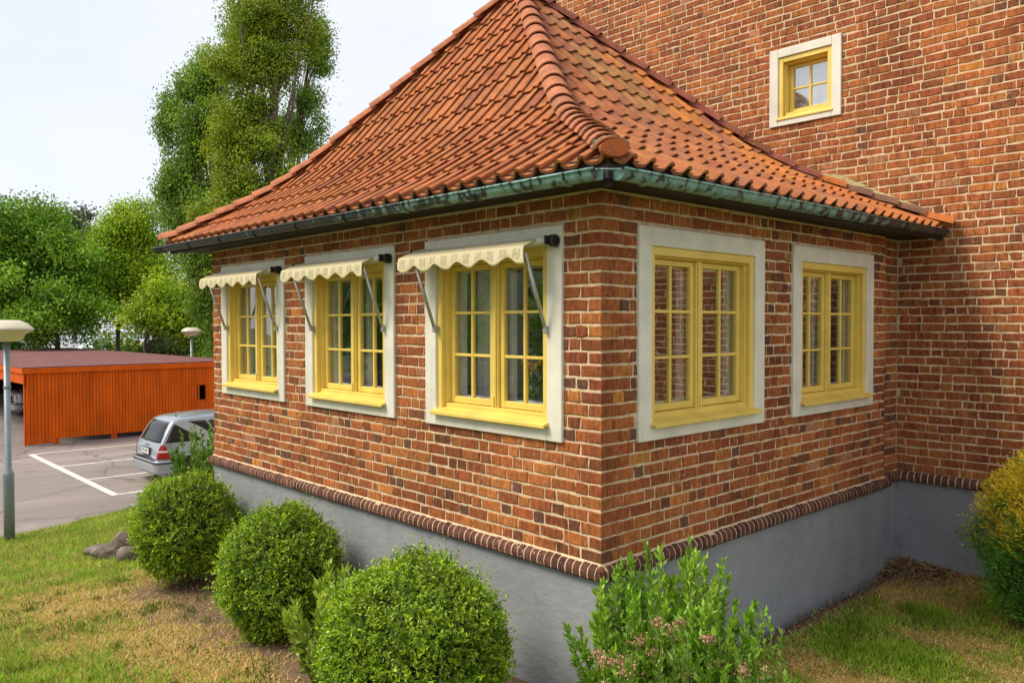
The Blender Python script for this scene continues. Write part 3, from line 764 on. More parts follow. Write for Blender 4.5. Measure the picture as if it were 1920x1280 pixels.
mb = MB(); mb.tube([(.345, -.452, 2.476), (.41, -.425, 2.470), (.448, -.345, 2.476)], .0055, 6);  mb.build('gutter_strap', COPPER, annex)
mb = MB(); mb.box(.30, .345, -.345, -.30, HB-.055, HB+.011); mb.build('eaves_block', DARKWOOD, annex)

# ------------------------------------------------------------------ main building
ML, MR_, MT = -5.62, 3.2, 8.6
house = thing('brick_building', (0, DW, -1.0), 'tall red brick building wall with one small square window', 'building')
op = (MW[0]+.11, MW[1]-.11, MW[2]+.08, MW[3]-.1)
mb = MB(TM); wall_core(TM, ML+.009, MR_, -.0, MT, [op], .4, mb)
mb.T = lambda u, v, n: (u, v, n); mb.box(ML+.009, MR_, DW+.402, DW+6, 0, MT); mb.build('wall', MORTAR, house)
ROOFPOLY = [(300, 470), (575, 300), (935, 5), (970, -25), (1015, 5), (1340, 220), (1760, 408), (1760, 440), (1135, 345)]
def behind_roof(P):
    x, y, _ = proj(P); c = False; n = len(ROOFPOLY)
    for i in range(n):
        (x1, y1), (x2, y2) = ROOFPOLY[i], ROOFPOLY[i-1]
        if (y1 > y) != (y2 > y) and x < (x2-x1)*(y-y1)/(y2-y1)+x1: c = not c
    return c
items = []
for k in range(int(MT/COURSE)):
    v0, v1 = k*COURSE+J/2, (k+1)*COURSE-J/2
    br = [(s, e, v0, v1, h) for s, e, h in lay_course(ML, MR_, k*2+(k//2) % 3, 3, .2)]
    for (u0, u1, w0, w1, h) in cut(br, [(MW[0]+.012, MW[1]-.012, MW[2]+.012, MW[3]-.012)]):
        um = (u0+u1)/2
        if w1 < HB+.02:
            if u1 < -.05: continue
            u0 = max(u0, -.083); um = (u0+u1)/2
        V, F = brick_geo(TM, u0, u1, w0, w1, .09, .0035)
        hid = behind_roof(TM(um, w0, 0))
        items.append((V, F, brick_colour(h, 0, .66), 0 if hid else seen_weight(TM(um, w0, 0), (0, -1, 0), (u1-u0)*(w1-w0))))
emit_bricks(items, house, 300)
mb = MB(TM); mb.box(-.35, MR_, -1.9, -.085, -.3, .004); mb.build('plinth', RENDER, house)
coping(TM, -.083, 2.4, house)
window(TM, *MW[:2], *MW[2:], house, panes=(2, 2), casements=1, deep=.05, curtains=False, side=.112, sillout=.035, glass=SKYGLASS)
MB(TM).box(MW[0]+.10, MW[1]-.10, MW[2]+.07, MW[3]-.09, -.27, -.265).build('sky_panel', simple('pale_sky_panel', (.82, .86, .90), .8), house)  # pale sheet added behind the panes, brightens them like reflected sky

# ------------------------------------------------------------------ awnings
def awning(a, b, label):
    "a,b: outer edges of the window surround"
    o = thing('window_awning', ((a+b)/2, -.03, 2.12), label, 'awning', 'awnings over the front windows')
    u0, u1 = a-.055, b-.055
    m_ = MB(TL); m_.tube([TL(u0+.0, 2.148, .105), TL(u1, 2.148, .105)], .026, 14); m_.build('roller', simple('cream_roller', (.6, .57, .48), .45), o, smooth=True)
    m_ = MB(TL); nu = 60
    rows = [(2.160, .125), (2.140, .175), (2.120, .215), (2.112, .238), (2.104, .25)]
    V = []; F = []; UV = []
    for i in range(nu+1):
        s = i/nu
        for v, n in rows: V.append(TL(u0+.01+(u1-u0-.09)*s, v, n)); UV.append((s, 0))
    k = len(rows)
    for i in range(nu):
        for j in range(k-1): F.append([i*k+j, i*k+j+1, (i+1)*k+j+1, (i+1)*k+j])
    cl = mesh('canopy', V, F, CLOTH, o, smooth=True, uv=UV); so_ = cl.modifiers.new('thickness', 'SOLIDIFY'); so_.thickness = .003
    V = []; F = []; UV = []; nv = 7; nu = 90
    for i in range(nu+1):
        s = i/nu; u = u0+.01+(u1-u0-.09)*s
        drop = .070+.052*(.5-.5*math.cos(2*math.pi*(s*5.4+.18)))**.8
        for j in range(nv+1):
            t = j/nv; V.append(TL(u+.02*t*(1 if s > .97 else 0), 2.104-drop*t, .25+.006*math.sin(s*40)*t+.022*t*(1-t)+.01*t)); UV.append((s, t))
    for i in range(nu):
        for j in range(nv): F.append([i*(nv+1)+j, i*(nv+1)+j+1, (i+1)*(nv+1)+j+1, (i+1)*(nv+1)+j])
    va = mesh('valance', V, F, CLOTH, o, smooth=True, uv=UV); so_ = va.modifiers.new('thickness', 'SOLIDIFY'); so_.thickness = .003
    m_ = MB(); m_.tube([TL(u0+.02, 2.09, .236), TL(u1-.09, 2.09, .236)], .012, 8); m_.build('front_rail', ALU, o, smooth=True)
    for u in (u0+.012, u1+.005):
        m_ = MB(TL); m_.box(u-.012, u+.028, 2.105, 2.185, .025, .085); m_.box(u-.006, u+.006, 2.115, 2.178, .085, .14); m_.tube([TL(u+.012, 2.145, .07), TL(u+.046, 2.145, .07)], .04, 14); m_.build('end_bracket', BLACK, o, bevel=.006)
    for u in (a+.155, b-.135):
        m_ = MB(); m_.tube([TL(u, 1.55, .045), TL(u, 2.06, .232)], .0135, 8); ar = m_.build('arm', ALU, o, smooth=True)
        m_ = MB(TL); m_.box(u-.014, u+.014, 1.515, 1.57, .005, .058); m_.build('hinge', ALU, ar, bevel=.004)
awning(*WL[0], 'cream printed awning over the window nearest the brick corner')
awning(*WL[1], 'cream printed awning over the middle window of the three')
awning(*WL[2], 'cream printed awning over the window nearest the parked silver car')

# ------------------------------------------------------------------ leaves
def leaf_arrays(P, D, ln, wd, cols, fold=.25, curl=.15, face=None, rough=.7):
    "one folded diamond leaf (two quads-> 2 tris pairs) per point; D: pointing direction"
    n = len(P); D = D/np.linalg.norm(D, axis=1)[:, None]
    rv = rng.normal(size=(n, 3)) if face is None else face+rough*rng.normal(size=(n, 3)); S = np.cross(D, rv); S /= np.linalg.norm(S, axis=1)[:, None]+1e-9; N = np.cross(S, D)
    ln = np.broadcast_to(ln, n)[:, None]; wd = np.broadcast_to(wd, n)[:, None]
    V = np.empty((n, 4, 3)); mid = P+D*ln*.45
    V[:, 0] = P; V[:, 1] = mid+S*wd*.5+N*wd*fold; V[:, 2] = P+D*ln-N*ln*curl; V[:, 3] = mid-S*wd*.5+N*wd*fold
    i = np.arange(n)*4; F = np.concatenate([np.stack([i, i+1, i+2], 1), np.stack([i, i+2, i+3], 1)])
    return V.reshape(-1, 3), F, np.concatenate([cols, cols])
def unit(n):
    v = rng.normal(size=(n, 3)); return v/np.linalg.norm(v, axis=1)[:, None]
def pick(pal, w, n, var=.2):
    pal = np.array(pal); k = rng.choice(len(pal), n, p=np.array(w)/sum(w)); return pal[k]*(1+var*(rng.random((n, 1))-.5)*2)
def ball_bush(spec, label, pal, w, nspr=3600, lpS=9):
    (cx, cy, cz), r, rz = spec; g = float(hgt(cx, cy)); o = thing('clipped_bush', (cx, cy, g), label, 'bush', 'clipped round bushes along the grey plinth')
    c = np.array([cx, cy, cz]); ph = rng.random(6)*6
    def rad(d): return 1+.045*np.sin(3*d[:, 0]*2+ph[0])+.045*np.sin(4*d[:, 1]*2+ph[1])+.04*np.sin(5*d[:, 2]*2+ph[2])+.02*np.sin(11*d[:, 0]+ph[3])*np.sin(9*d[:, 2]+ph[4])
    d = unit(nspr); d = d[d[:, 2] > -.93]; n = len(d)
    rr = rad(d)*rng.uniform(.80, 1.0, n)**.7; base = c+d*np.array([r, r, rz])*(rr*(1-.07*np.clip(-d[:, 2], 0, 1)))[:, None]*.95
    sd = d*.9+rng.normal(0, .38, (n, 3))+np.array([0, 0, .28]); sd /= np.linalg.norm(sd, axis=1)[:, None]
    sl = rng.uniform(.045, .10, n)*(1+1.1*(rng.random(n) < .09))
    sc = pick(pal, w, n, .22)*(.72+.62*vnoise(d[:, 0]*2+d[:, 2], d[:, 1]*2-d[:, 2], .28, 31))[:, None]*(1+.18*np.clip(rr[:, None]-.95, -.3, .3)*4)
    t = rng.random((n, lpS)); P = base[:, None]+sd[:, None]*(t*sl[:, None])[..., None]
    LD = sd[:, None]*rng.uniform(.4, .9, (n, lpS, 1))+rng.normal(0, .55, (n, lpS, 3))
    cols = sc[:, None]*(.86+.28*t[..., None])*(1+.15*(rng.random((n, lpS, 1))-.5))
    V, F, C = leaf_arrays(P.reshape(-1, 3), LD.reshape(-1, 3), rng.uniform(.020, .034, n*lpS), rng.uniform(.009, .014, n*lpS), cols.reshape(-1, 3), face=np.repeat(d, lpS, 0)+np.array([0, 0, .4]), rough=.8)
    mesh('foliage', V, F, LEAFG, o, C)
    m_ = MB(); 
    prof = [(math.sin(math.pi*k/12)*r*.80+.001, cz-math.cos(math.pi*k/12)*rz*.80) for k in range(13)]; m_.lathe(prof, cx, cy, 20); m_.build('filler_core', CORE, o, smooth=True)  # solid dark filler added behind the leaves
    m_ = MB()
    for k in range(7):
        a = rng.random()*6.28; m_.tube([(cx+.05*math.cos(a), cy+.05*math.sin(a), g-.05), (cx+.16*math.cos(a), cy+.16*math.sin(a), cz-.3*rz)], [.012, .007], 5)
    m_.build('stems', BARK, o)
    return o
BP = [(.23, .36, .016), (.30, .43, .018), (.15, .27, .016), (.38, .50, .022), (.10, .20, .016)]
ball_bush(BUSH[0], 'largest round bush, in front of the plinth next to the brick corner', BP, [.3, .28, .2, .1, .12], 9000)
ball_bush(BUSH[1], 'middle one of the three round bushes by the plinth', BP, [.3, .28, .2, .1, .12], 8000)
ball_bush(BUSH[2], 'round bush beside the grey stones at the far end of the plinth', BP, [.28, .3, .15, .17, .1], 7000)

def shoot_shrub(name, label, cat, cx, cy, spread, n, hmin, hmax, pal, w, leaf=(.05, .016), nleaf=46, lean=.28, group=None, into=None, tips=None):
    g = float(hgt(cx, cy)); o = into or thing(name, (cx, cy, g), label, cat, group)
    st = MB(); PP, DD, CC = [], [], []; tops = []
    for k in range(n):
        a = rng.random()*6.28; q = math.sqrt(rng.random()); dx, dy = math.cos(a)*q*spread[0], math.sin(a)*q*spread[1]
        h = rng.uniform(hmin, hmax)*(1-.35*q*q); p0 = np.array([cx+dx*.55, cy+dy*.55, g-.03]); p1 = np.array([cx+dx+rng.normal(0, .03)+lean*.1*math.cos(a), cy+dy+rng.normal(0, .03)+lean*.1*math.sin(a), g+h])
        pm = (p0+p1)/2+np.array([dx*.12, dy*.12, .06*h]); pts = [p0*(1-t)**2+2*pm*t*(1-t)+p1*t*t for t in np.linspace(0, 1, 6)]
        st.tube(pts, [.007, .006, .005, .004, .003, .002], 5); tops.append(p1)
        t = rng.uniform(.16, 1.0, nleaf)**.8; t = t[:, None]; P = p0*(1-t)**2+2*pm*t*(1-t)+p1*t*t
        T_ = 2*(1-t)*(pm-p0)+2*t*(p1-pm); T_ /= np.linalg.norm(T_, axis=1)[:, None]
        az = np.arange(nleaf)*2.4+rng.random()*6; rad = np.stack([np.cos(az), np.sin(az), np.zeros(nleaf)], 1)
        D = T_*(.25+.95*t**2)+rad*(1.05-.55*t**3)+rng.normal(0, .12, (nleaf, 3))
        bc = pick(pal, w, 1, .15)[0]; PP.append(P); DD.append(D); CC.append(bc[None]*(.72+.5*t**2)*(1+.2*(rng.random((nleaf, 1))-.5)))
    P = np.concatenate(PP); D = np.concatenate(DD); C = np.concatenate(CC); m_ = len(P)
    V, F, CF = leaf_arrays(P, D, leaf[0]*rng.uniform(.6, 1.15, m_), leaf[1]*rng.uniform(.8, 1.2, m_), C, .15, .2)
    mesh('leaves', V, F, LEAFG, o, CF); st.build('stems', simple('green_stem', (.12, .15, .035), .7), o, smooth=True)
    if tips is not None: tips += tops
    return o, g
SP = [(.22, .40, .028), (.17, .34, .026), (.29, .46, .04)]
sh, g = shoot_shrub('leafy_shrub', 'bright green upright shrub with dried brown flower heads at the brick corner', 'shrub', .53, .02, (.50, .56), 190, .60, 1.28, SP, [.5, .3, .2], (.064, .021), 84)
# shorter outer shoots on the camera side, some tipped with dried flower heads
CB = simple('dried_flower', (.36, .20, .12), .9, use_attr=True)
tips = []
for k in range(11):
    q = at(1135+33*k, 640, 4.22+.14*math.sin(k*2.1))
    shoot_shrub('', '', '', float(q[0]), float(q[1]), (.13, .13), 9, .58, 1.0, [(.16, .30, .025), (.12, .24, .022), (.22, .36, .035)], [.5, .3, .2], (.052, .019), 50, into=sh, tips=tips)
for q in [tips[i] for i in rng.choice(len(tips), 34, replace=False)]:
    r_ = rng.uniform(.022, .048); n = 60
    P = q+np.array([0, 0, .02])+rng.normal(0, 1, (n, 3))*np.array([r_, r_, r_*.6])*.6
    V, F, C = leaf_arrays(P, unit(n)+np.array([0, 0, .5]), .017, .011, pick([(.42, .235, .14), (.50, .32, .19), (.28, .15, .09)], [.5, .3, .2], n, .2), .35, .3)
    tag(mesh('flower_head', V, F, CB, sh, C), kind='stuff')
shoot_shrub('leafy_shrub', 'loose light green shrub between two round bushes', 'shrub', float(at(640, 1100, 5.95)[0]), float(at(640, 1100, 5.95)[1]), (.40, .34), 62, .50, .88, [(.30, .42, .05), (.24, .36, .04), (.38, .48, .07)], [.5, .3, .2], (.085, .029), 50)
shoot_shrub('leafy_shrub', 'leafy green shrub in front of the parked silver car', 'shrub', float(at(378, 640, 11.3)[0]), float(at(378, 640, 11.3)[1]), (.44, .44), 76, 1.05, 1.9, [(.10, .22, .025), (.14, .27, .03), (.21, .33, .06)], [.5, .3, .2], (.085, .036), 52)
# golden conifer
def conifer():
    cx, cy = 1.82, 3.80; g = float(hgt(cx, cy)); o = thing('golden_conifer', (cx, cy, g), 'dense conifer with golden upper sprays beside the grey plinth', 'conifer')
    H = 1.50; n = 4200; m_ = 24; t = rng.random(n)**.9; z = g+.02+t*H; rr = .66*np.clip(np.sin(np.pi*np.clip(.16+.80*t, 0, 1))**.75, .1, 1)
    a = rng.random(n)*6.28; k = rng.uniform(.72, 1.0, n); lob = 1+.10*np.sin(a*5+t*7)+.08*np.sin(a*9-t*11)
    base = np.stack([cx+np.cos(a)*rr*k*lob, cy+np.sin(a)*rr*k*lob, z], 1)
    sd = np.stack([np.cos(a)*.75, np.sin(a)*.75, np.full(n, .75)], 1)+rng.normal(0, .22, (n, 3)); sd /= np.linalg.norm(sd, axis=1)[:, None]
    # each spray is a flat fan
    sp = rng.random((n, m_)); fan = rng.normal(0, .045, (n, m_)); sx = np.cross(sd, rng.normal(size=(n, 3))); sx /= np.linalg.norm(sx, axis=1)[:, None]
    P = base[:, None]+sd[:, None]*(sp*.15)[..., None]+sx[:, None]*(fan*sp)[..., None]
    D = sd[:, None]+sx[:, None]*(fan*14)[..., None]+rng.normal(0, .15, (n, m_, 3))
    gold = (rng.random(n) < np.clip((t-.36)*3.4, 0, .94))*(vnoise(a*1.3, t*4, .5, 9) > .30)
    cc = np.where(gold[:, None] > 0, pick([(.60, .45, .03), (.50, .41, .035), (.68, .53, .05)], [.5, .3, .2], n, .2), pick([(.075, .19, .025), (.10, .24, .03), (.15, .28, .04)], [.45, .35, .2], n, .25))
    C = cc[:, None]*(.8+.4*sp[..., None])
    V, F, CF = leaf_arrays(P.reshape(-1, 3), D.reshape(-1, 3), .034, .0085, C.reshape(-1, 3), .2, .1)
    mesh('sprays', V, F, LEAF, o, CF)
    c2 = MB(); c2.lathe([(max(.02, .5*math.sin(math.pi*min(1, .16+.8*s))**.75), g+s*H*.96) for s in np.linspace(0, 1, 10)], cx, cy, 16); c2.build('filler_core', CORE, o, smooth=True)  # dark filler solid added inside the sprays
conifer()

# ------------------------------------------------------------------ lawn grass, litter, stones
def grass(n, x0, x1, y0, y1, hmul, name, label_kind=True):
    x = rng.uniform(x0, x1, n*2); y = rng.uniform(y0, y1, n*2)
    px, py, z = proj(np.stack([x, y, np.full_like(x, -1.0)], 1)) if False else (None, None, None)
    st, so = cover(x, y); ok = (rng.random(n*2) > so*.93) & ~((x < .06) & (y > -.06) & (x > -6.3)) & (x > xedge(y)+.02) & (y < DW-.06)
    dn = (1-.50*st)*(.45+.9*vnoise(x, y, .35, 12)); ok &= rng.random(n*2) < dn
    x, y, st = x[ok], y[ok], st[ok]; m_ = len(x); z = hgt(x, y)
    dry = rng.random(m_) < np.clip(st*1.05+.05, 0, .95)
    h = rng.uniform(.022, .065, m_)*hmul*np.where(dry, .6, 1)*(.45+.7*vnoise(x, y, .5, 13)+.6*vnoise(x, y, .16, 14)); a = rng.random(m_)*6.28; lean = rng.uniform(.3, 1.3, m_)*np.where(dry, 1.9, 1)
    wv = rng.uniform(.003, .0062, m_)*1.25
    P = np.stack([x, y, z-.004], 1); d = np.stack([np.cos(a), np.sin(a), np.zeros(m_)], 1); s = np.stack([-np.sin(a), np.cos(a), np.zeros(m_)], 1)
    V = np.empty((m_, 3, 3)); V[:, 0] = P-s*wv[:, None]; V[:, 1] = P+s*wv[:, None]; V[:, 2] = P+d*(h*lean)[:, None]+np.stack([0*h, 0*h, h/np.sqrt(1+.5*lean**2)], 1)
    C = np.where(dry[:, None], pick([(.55, .40, .14), (.46, .31, .10), (.66, .50, .2)], [.5, .3, .2], m_, .2), pick([(.22, .36, .018), (.16, .30, .02), (.30, .41, .03)], [.5, .3, .2], m_, .25)*(.72+.55*vnoise(x, y, .22, 21))[:, None])
    tag(mesh(name, V.reshape(-1, 3), np.arange(m_*3).reshape(-1, 3), GRASS, fcol=C), 'patchy lawn grass, green with dry straw patches, on the slope', 'grass', kind='stuff')
grass(230000, -7.5, 1.2, -3.9, -.02, 1.25, 'grass')
grass(90000, -14.2, -7.5, -4.5, 2.0, 1.5, 'grass')
grass(80000, .0, 3.0, .3, 4.95, 1.0, 'grass')
# tufts and weeds
PP, DD, CC, LL = [], [], [], []
for (px, py) in [(1660, 1060)]: pass
for k in range(150):
    x, y = rng.uniform(-6.5, -.2), rng.uniform(-2.9, -.75)
    if min((x-b[0][0])**2+(y-b[0][1])**2 for b in BUSH) < .3: continue
    n = rng.integers(12, 34); r_ = rng.uniform(.02, .07); P = np.stack([x+rng.normal(0, r_, n), y+rng.normal(0, r_, n)], 1); z = hgt(P[:, 0], P[:, 1])
    PP.append(np.column_stack([P, z])); DD.append(rng.normal(0, .5, (n, 3))+np.array([0, 0, 1.0])); CC.append(pick([(.12, .19, .02), (.17, .22, .04)], [.6, .4], n, .2)); LL.append(rng.uniform(.03, .085, n))
V, F, C = leaf_arrays(np.concatenate(PP), np.concatenate(DD), np.concatenate(LL), .007, np.concatenate(CC), .1, .2)
tag(mesh('weeds', V, F, GRASS, fcol=C), 'small green weeds and grass tufts dotted over the bare soil', 'weeds', kind='stuff')
# leaf litter in the inner corner and along the wall foot
n = 900; x = np.abs(rng.normal(0, .34, n))-.02; y = DW-.06-np.abs(rng.normal(0, .30, n)); k = (x > -.06) & (y > 3.9); x, y = x[k], y[k]; n = len(x)
P = np.stack([x, y, hgt(x, y)+.02*rng.random(n)+.03*np.exp(-(x**2+(y-DW)**2)*6)], 1)
V, F, C = leaf_arrays(P, unit(n)*np.array([1, 1, .35]), rng.uniform(.03, .06, n), rng.uniform(.016, .03, n), pick([(.26, .15, .07), (.36, .23, .10), (.15, .09, .05), (.44, .32, .18)], [.4, .3, .2, .1], n, .3), .3, .3)
tag(mesh('leaf_litter', V, F, LEAF, fcol=C), 'dry brown leaves piled in the inner corner of the grey plinth', 'dead leaves', kind='stuff')
n = 1500; x = np.concatenate([rng.uniform(-6, 0, n//2), rng.uniform(.02, .3, n//2)]); y = np.concatenate([-.9*rng.random(n//2)-.03, rng.uniform(.2, 4.8, n//2)])
P = np.stack([x, y, hgt(x, y)+.004], 1); V, F, C = leaf_arrays(P, unit(n)*np.array([1, 1, .2]), rng.uniform(.012, .035, n), rng.uniform(.008, .018, n), pick([(.17, .10, .05), (.28, .19, .10), (.09, .06, .04)], [.4, .3, .3], n, .3), .3, .2)
tag(mesh('leaf_litter', V, F, LEAF, fcol=C), 'scattered dry leaf bits along the foot of the plinth', 'dead leaves', kind='stuff')
STONE = simple('grey_stone', (.17, .135, .105), .9, var=.4, scale=7, bmp=.7, bscale=30)
def stone(px, py, dep, r, label):
    c0 = at(px, py, dep); g = float(hgt(c0[0], c0[1])); bm = bmesh.new(); bmesh.ops.create_icosphere(bm, subdivisions=3, radius=1)
    s = rng.normal(size=(5, 3)); ph = rng.random(5)*6
    for v in bm.verts:
        d = np.array(v.co); k = .92+.22*max(-1, min(1, sum(abs(math.sin(1.7*(d@s[i])+ph[i]))-.6 for i in range(5))))+.06*math.sin(7*d[0]+ph[0])*math.sin(8*d[1]+ph[1])*math.sin(6*d[2]); v.co = Vector((d[0]*r[0]*k, d[1]*r[1]*k, d[2]*r[2]*k))
    me = bpy.data.meshes.new('stone'); bm.to_mesh(me); bm.free(); me.materials.append(STONE); o = bpy.data.objects.new('stone', me); COL.objects.link(o)
    o.location = (c0[0], c0[1], g+r[2]*.35); o.rotation_euler = (0, .15, rng.random()*3); me.polygons.foreach_set('use_smooth', np.ones(len(me.polygons), bool))
    tag(o, label, 'stone', 'stones half buried beside the round bush')
stone(232, 995, 11.2, (.25, .17, .21), 'tallest grey stone leaning at the far round bush')
stone(205, 1012, 11.0, (.22, .17, .12), 'pale low stone in the middle of the stone group')
stone(186, 1003, 11.5, (.26, .14, .08), 'flat dark stone at the outer end of the stone group')
stone(243, 1012, 10.6, (.16, .15, .14), 'small mossy stone tucked against the far round bush')

# ------------------------------------------------------------------ street lamps
LMETAL = simple('galvanised_pole', (.23, .27, .31), .45, .3, var=.15, scale=3); LHEAD = simple('cream_lamp_housing', (.62, .56, .42), .4, var=.12, scale=5)
LGLASS = simple('opal_diffuser', (.66, .58, .36), .35)
def lamp(x, y, ground, H, rh, label):
    o = thing('street_lamp', (x, y, ground), label, 'street lamp', 'park lamps with flying saucer heads')
    m_ = MB(); m_.lathe([(.085, ground-.1), (.085, ground+1.15), (.075, ground+1.19), (.052, ground+1.22), (.050, H-.35)], x, y, 16); m_.build('pole', LMETAL, o, smooth=True)
    m_ = MB(); m_.lathe([(.058, ground+2.62), (.058, ground+2.66)], x, y, 14); m_.build('clamp', LMETAL, o)
    m_ = MB(); m_.lathe([(rh*.99, H-.17), (rh, H-.155), (rh*.93, H-.12), (rh*.72, H-.045), (rh*.5, H-.008), (rh*.44, H), (rh*.40, H-.006), (rh*.1, H-.008), (.01, H-.008)], x, y, 32); m_.build('housing', LHEAD, o, smooth=True)
    m_ = MB(); m_.lathe([(.05, H-.37), (rh*.5, H-.36), (rh*.58, H-.33), (rh*.66, H-.25), (rh*.8, H-.21), (rh*.985, H-.172)], x, y, 32); m_.build('diffuser', LGLASS, o, smooth=True)
lx, ly = float(at(12, 640, 13.75)[0]), float(at(12, 640, 13.75)[1])
lamp(lx, ly, float(hgt(lx, ly)), 1.66, .42, 'nearest lamp, on a grey-blue pole at the lawn edge')
p = at(359, 640, 33); lamp(p[0], p[1], LOT, 1.45, .40, 'lamp behind the orange carport, beside the brick annex')
p = at(343, 640, 66); lamp(p[0], p[1], LOT, 2.55, .37, 'farthest lamp, its small head showing among the trees')
p = at(455, 640, 49); qx, qy = p[0], -p[1]; lamp(qx, qy, LOT, 1.5, .42, 'lamp across the car park facing the awning windows')

# ------------------------------------------------------------------ carport
ORANGE = simple('orange_boards', (.5, .1, .006), .75, var=.16, scale=3, use_attr=True, bmp=.15, bscale=30, spec=.15, vec=(1, 1, .3))
FELT = simple('red_brown_felt', (.165, .062, .060), .95, var=.2, scale=2.5, bmp=.3, bscale=60)
CX0, CX1, CY0, CY1, CT = -25.1, -47.0, 1.96, 8.75, .26
cp = thing('carport', (CX0, (CY0+CY1)/2, LOT), 'long orange boarded carport with flat red-brown roof', 'carport')
mb = MB(); mb.box(CX1-.2, CX0+.12, CY0-.12, CY1+.12, CT-.03, CT); mb.build('roof', FELT, cp)
OC = np.array([.62, .098, .003])
mb = MB(); mb.box(CX0+.085, CX0+.12, CY0-.12, CY1+.12, CT-.20, CT-.031, tuple(OC*1.02)); mb.box(CX1, CX0+.084, CY0-.12, CY0-.085, CT-.20, CT-.031, tuple(OC)); mb.box(CX1, CX0+.084, CY0-.08, CY0-.045, CT-.52, CT-.201, tuple(OC*.97)); mb.build('fascia', ORANGE, cp)
mb = MB(); y = CY0; k = 0
hole = (7.3, 7.6, -1.1, -.56)
while y < CY1:
    w = .1; c = tuple(OC*rng.uniform(.93, 1.06)); zb = LOT+.04 if y < 2.75 else LOT+.17
    n1 = CX0+.05
    if hole[0] < y+w/2 < hole[1]: mb.box(CX0, n1, y+.006, y+w-.006, zb, hole[2], c); mb.box(CX0, n1, y+.006, y+w-.006, hole[3], CT-.2, c)
    else: mb.box(CX0, n1, y+.006, y+w-.006, zb, CT-.2, c)
    y += w; k += 1
tag(mb.build('cladding', ORANGE, cp), kind='stuff')
mb = MB(); mb.box(CX0-.03, CX0-.002, CY0, CY1, LOT+.24, CT-.2, tuple(OC*.5)); mb.V = mb.V; 
inner = MB(); inner.box(CX0-.06, CX0-.005, CY0+.002, hole[0], LOT+.3, CT-.04); inner.box(CX0-.06, CX0-.005, hole[1], CY1, LOT+.3, CT-.04); inner.box(CX1, CX1+.1, CY0+.5, CY1, LOT+.02, CT-.04); inner.box(CX1+.1, CX0-.06, CY1-.1, CY1, LOT+.02, CT-.04); inner.build('inner_wall', simple('dark_boards', (.05, .025, .015), .9), cp)
mb = MB(); mb.box(CX0-.6, CX0-.5, hole[0]-.4, hole[1]+.4, hole[2]-.4, hole[3]+.4); mb.build('hatch_backing', BLACK, cp)
mb = MB(); mb.box(CX0+.056, CX0+.075, hole[0]-.02, hole[0]+.03, hole[2]-.03, hole[3]+.03, tuple(OC*.9)); mb.box(CX0+.056, CX0+.075, hole[1]-.03, hole[1]+.02, hole[2]-.03, hole[3]+.03, tuple(OC*.9)); mb.box(CX0+.056, CX0+.075, hole[0]+.031, hole[1]-.031, hole[3]-.01, hole[3]+.03, tuple(OC*.9)); mb.box(CX0+.056, CX0+.075, hole[0]+.031, hole[1]-.031, hole[2]-.03, hole[2]+.01, tuple(OC*.9)); mb.build('hatch_frame', ORANGE, cp)
for k in range(4):
    xx = CX0-.08-k*5.5-(.0 if k == 0 else 6); MB().box(xx-.06, xx+.06, CY0-.04, CY0+.08, LOT, CT-.04, tuple(OC*.9)).build('post', ORANGE, cp)
for yy in (2.78, 4.5, 6.2, 7.9): MB().box(CX0-.02, CX0+.03, yy-.09, yy+.09, LOT, LOT+.3, tuple(OC*.8)).build('foot_post', ORANGE, cp)
mb = MB(); mb.box(CX0-.02, CX0+.05, CY0-.0, 2.7, LOT, LOT+.05); mb.build('kerb_stone', simple('concrete', (.36, .33, .3), .9), cp)

# ------------------------------------------------------------------ cars
CARGLASS, _t, _b = new_mat('dark_car_glass'); _b.inputs['Base Color'].default_value = (.012, .016, .016, 1); _b.inputs['Roughness'].default_value = .06; _b.inputs['Specular IOR Level'].default_value = .32
TYRE = simple('tyre_rubber', (.018, .018, .019), .8); RIM = simple('alloy_rim', (.45, .46, .48), .35, .7); REDL, _t, _b = new_mat('red_lens'); _b.inputs['Base Color'].default_value = (.38, .008, .012, 1); _b.inputs['Roughness'].default_value = .15
PALEL = simple('clear_lens', (.62, .5, .5), .2); PLATE = simple('number_plate', (.74, .75, .74), .5); BLUE = simple('plate_blue_band', (.06, .10, .42), .5)
def car_paint(name, c):
    m, t, b = new_mat(name); b.inputs['Base Color'].default_value = (*c, 1); b.inputs['Metallic'].default_value = .55; b.inputs['Roughness'].default_value = .32; b.inputs['Coat Weight'].default_value = .7; b.inputs['Coat Roughness'].default_value = .06; return m
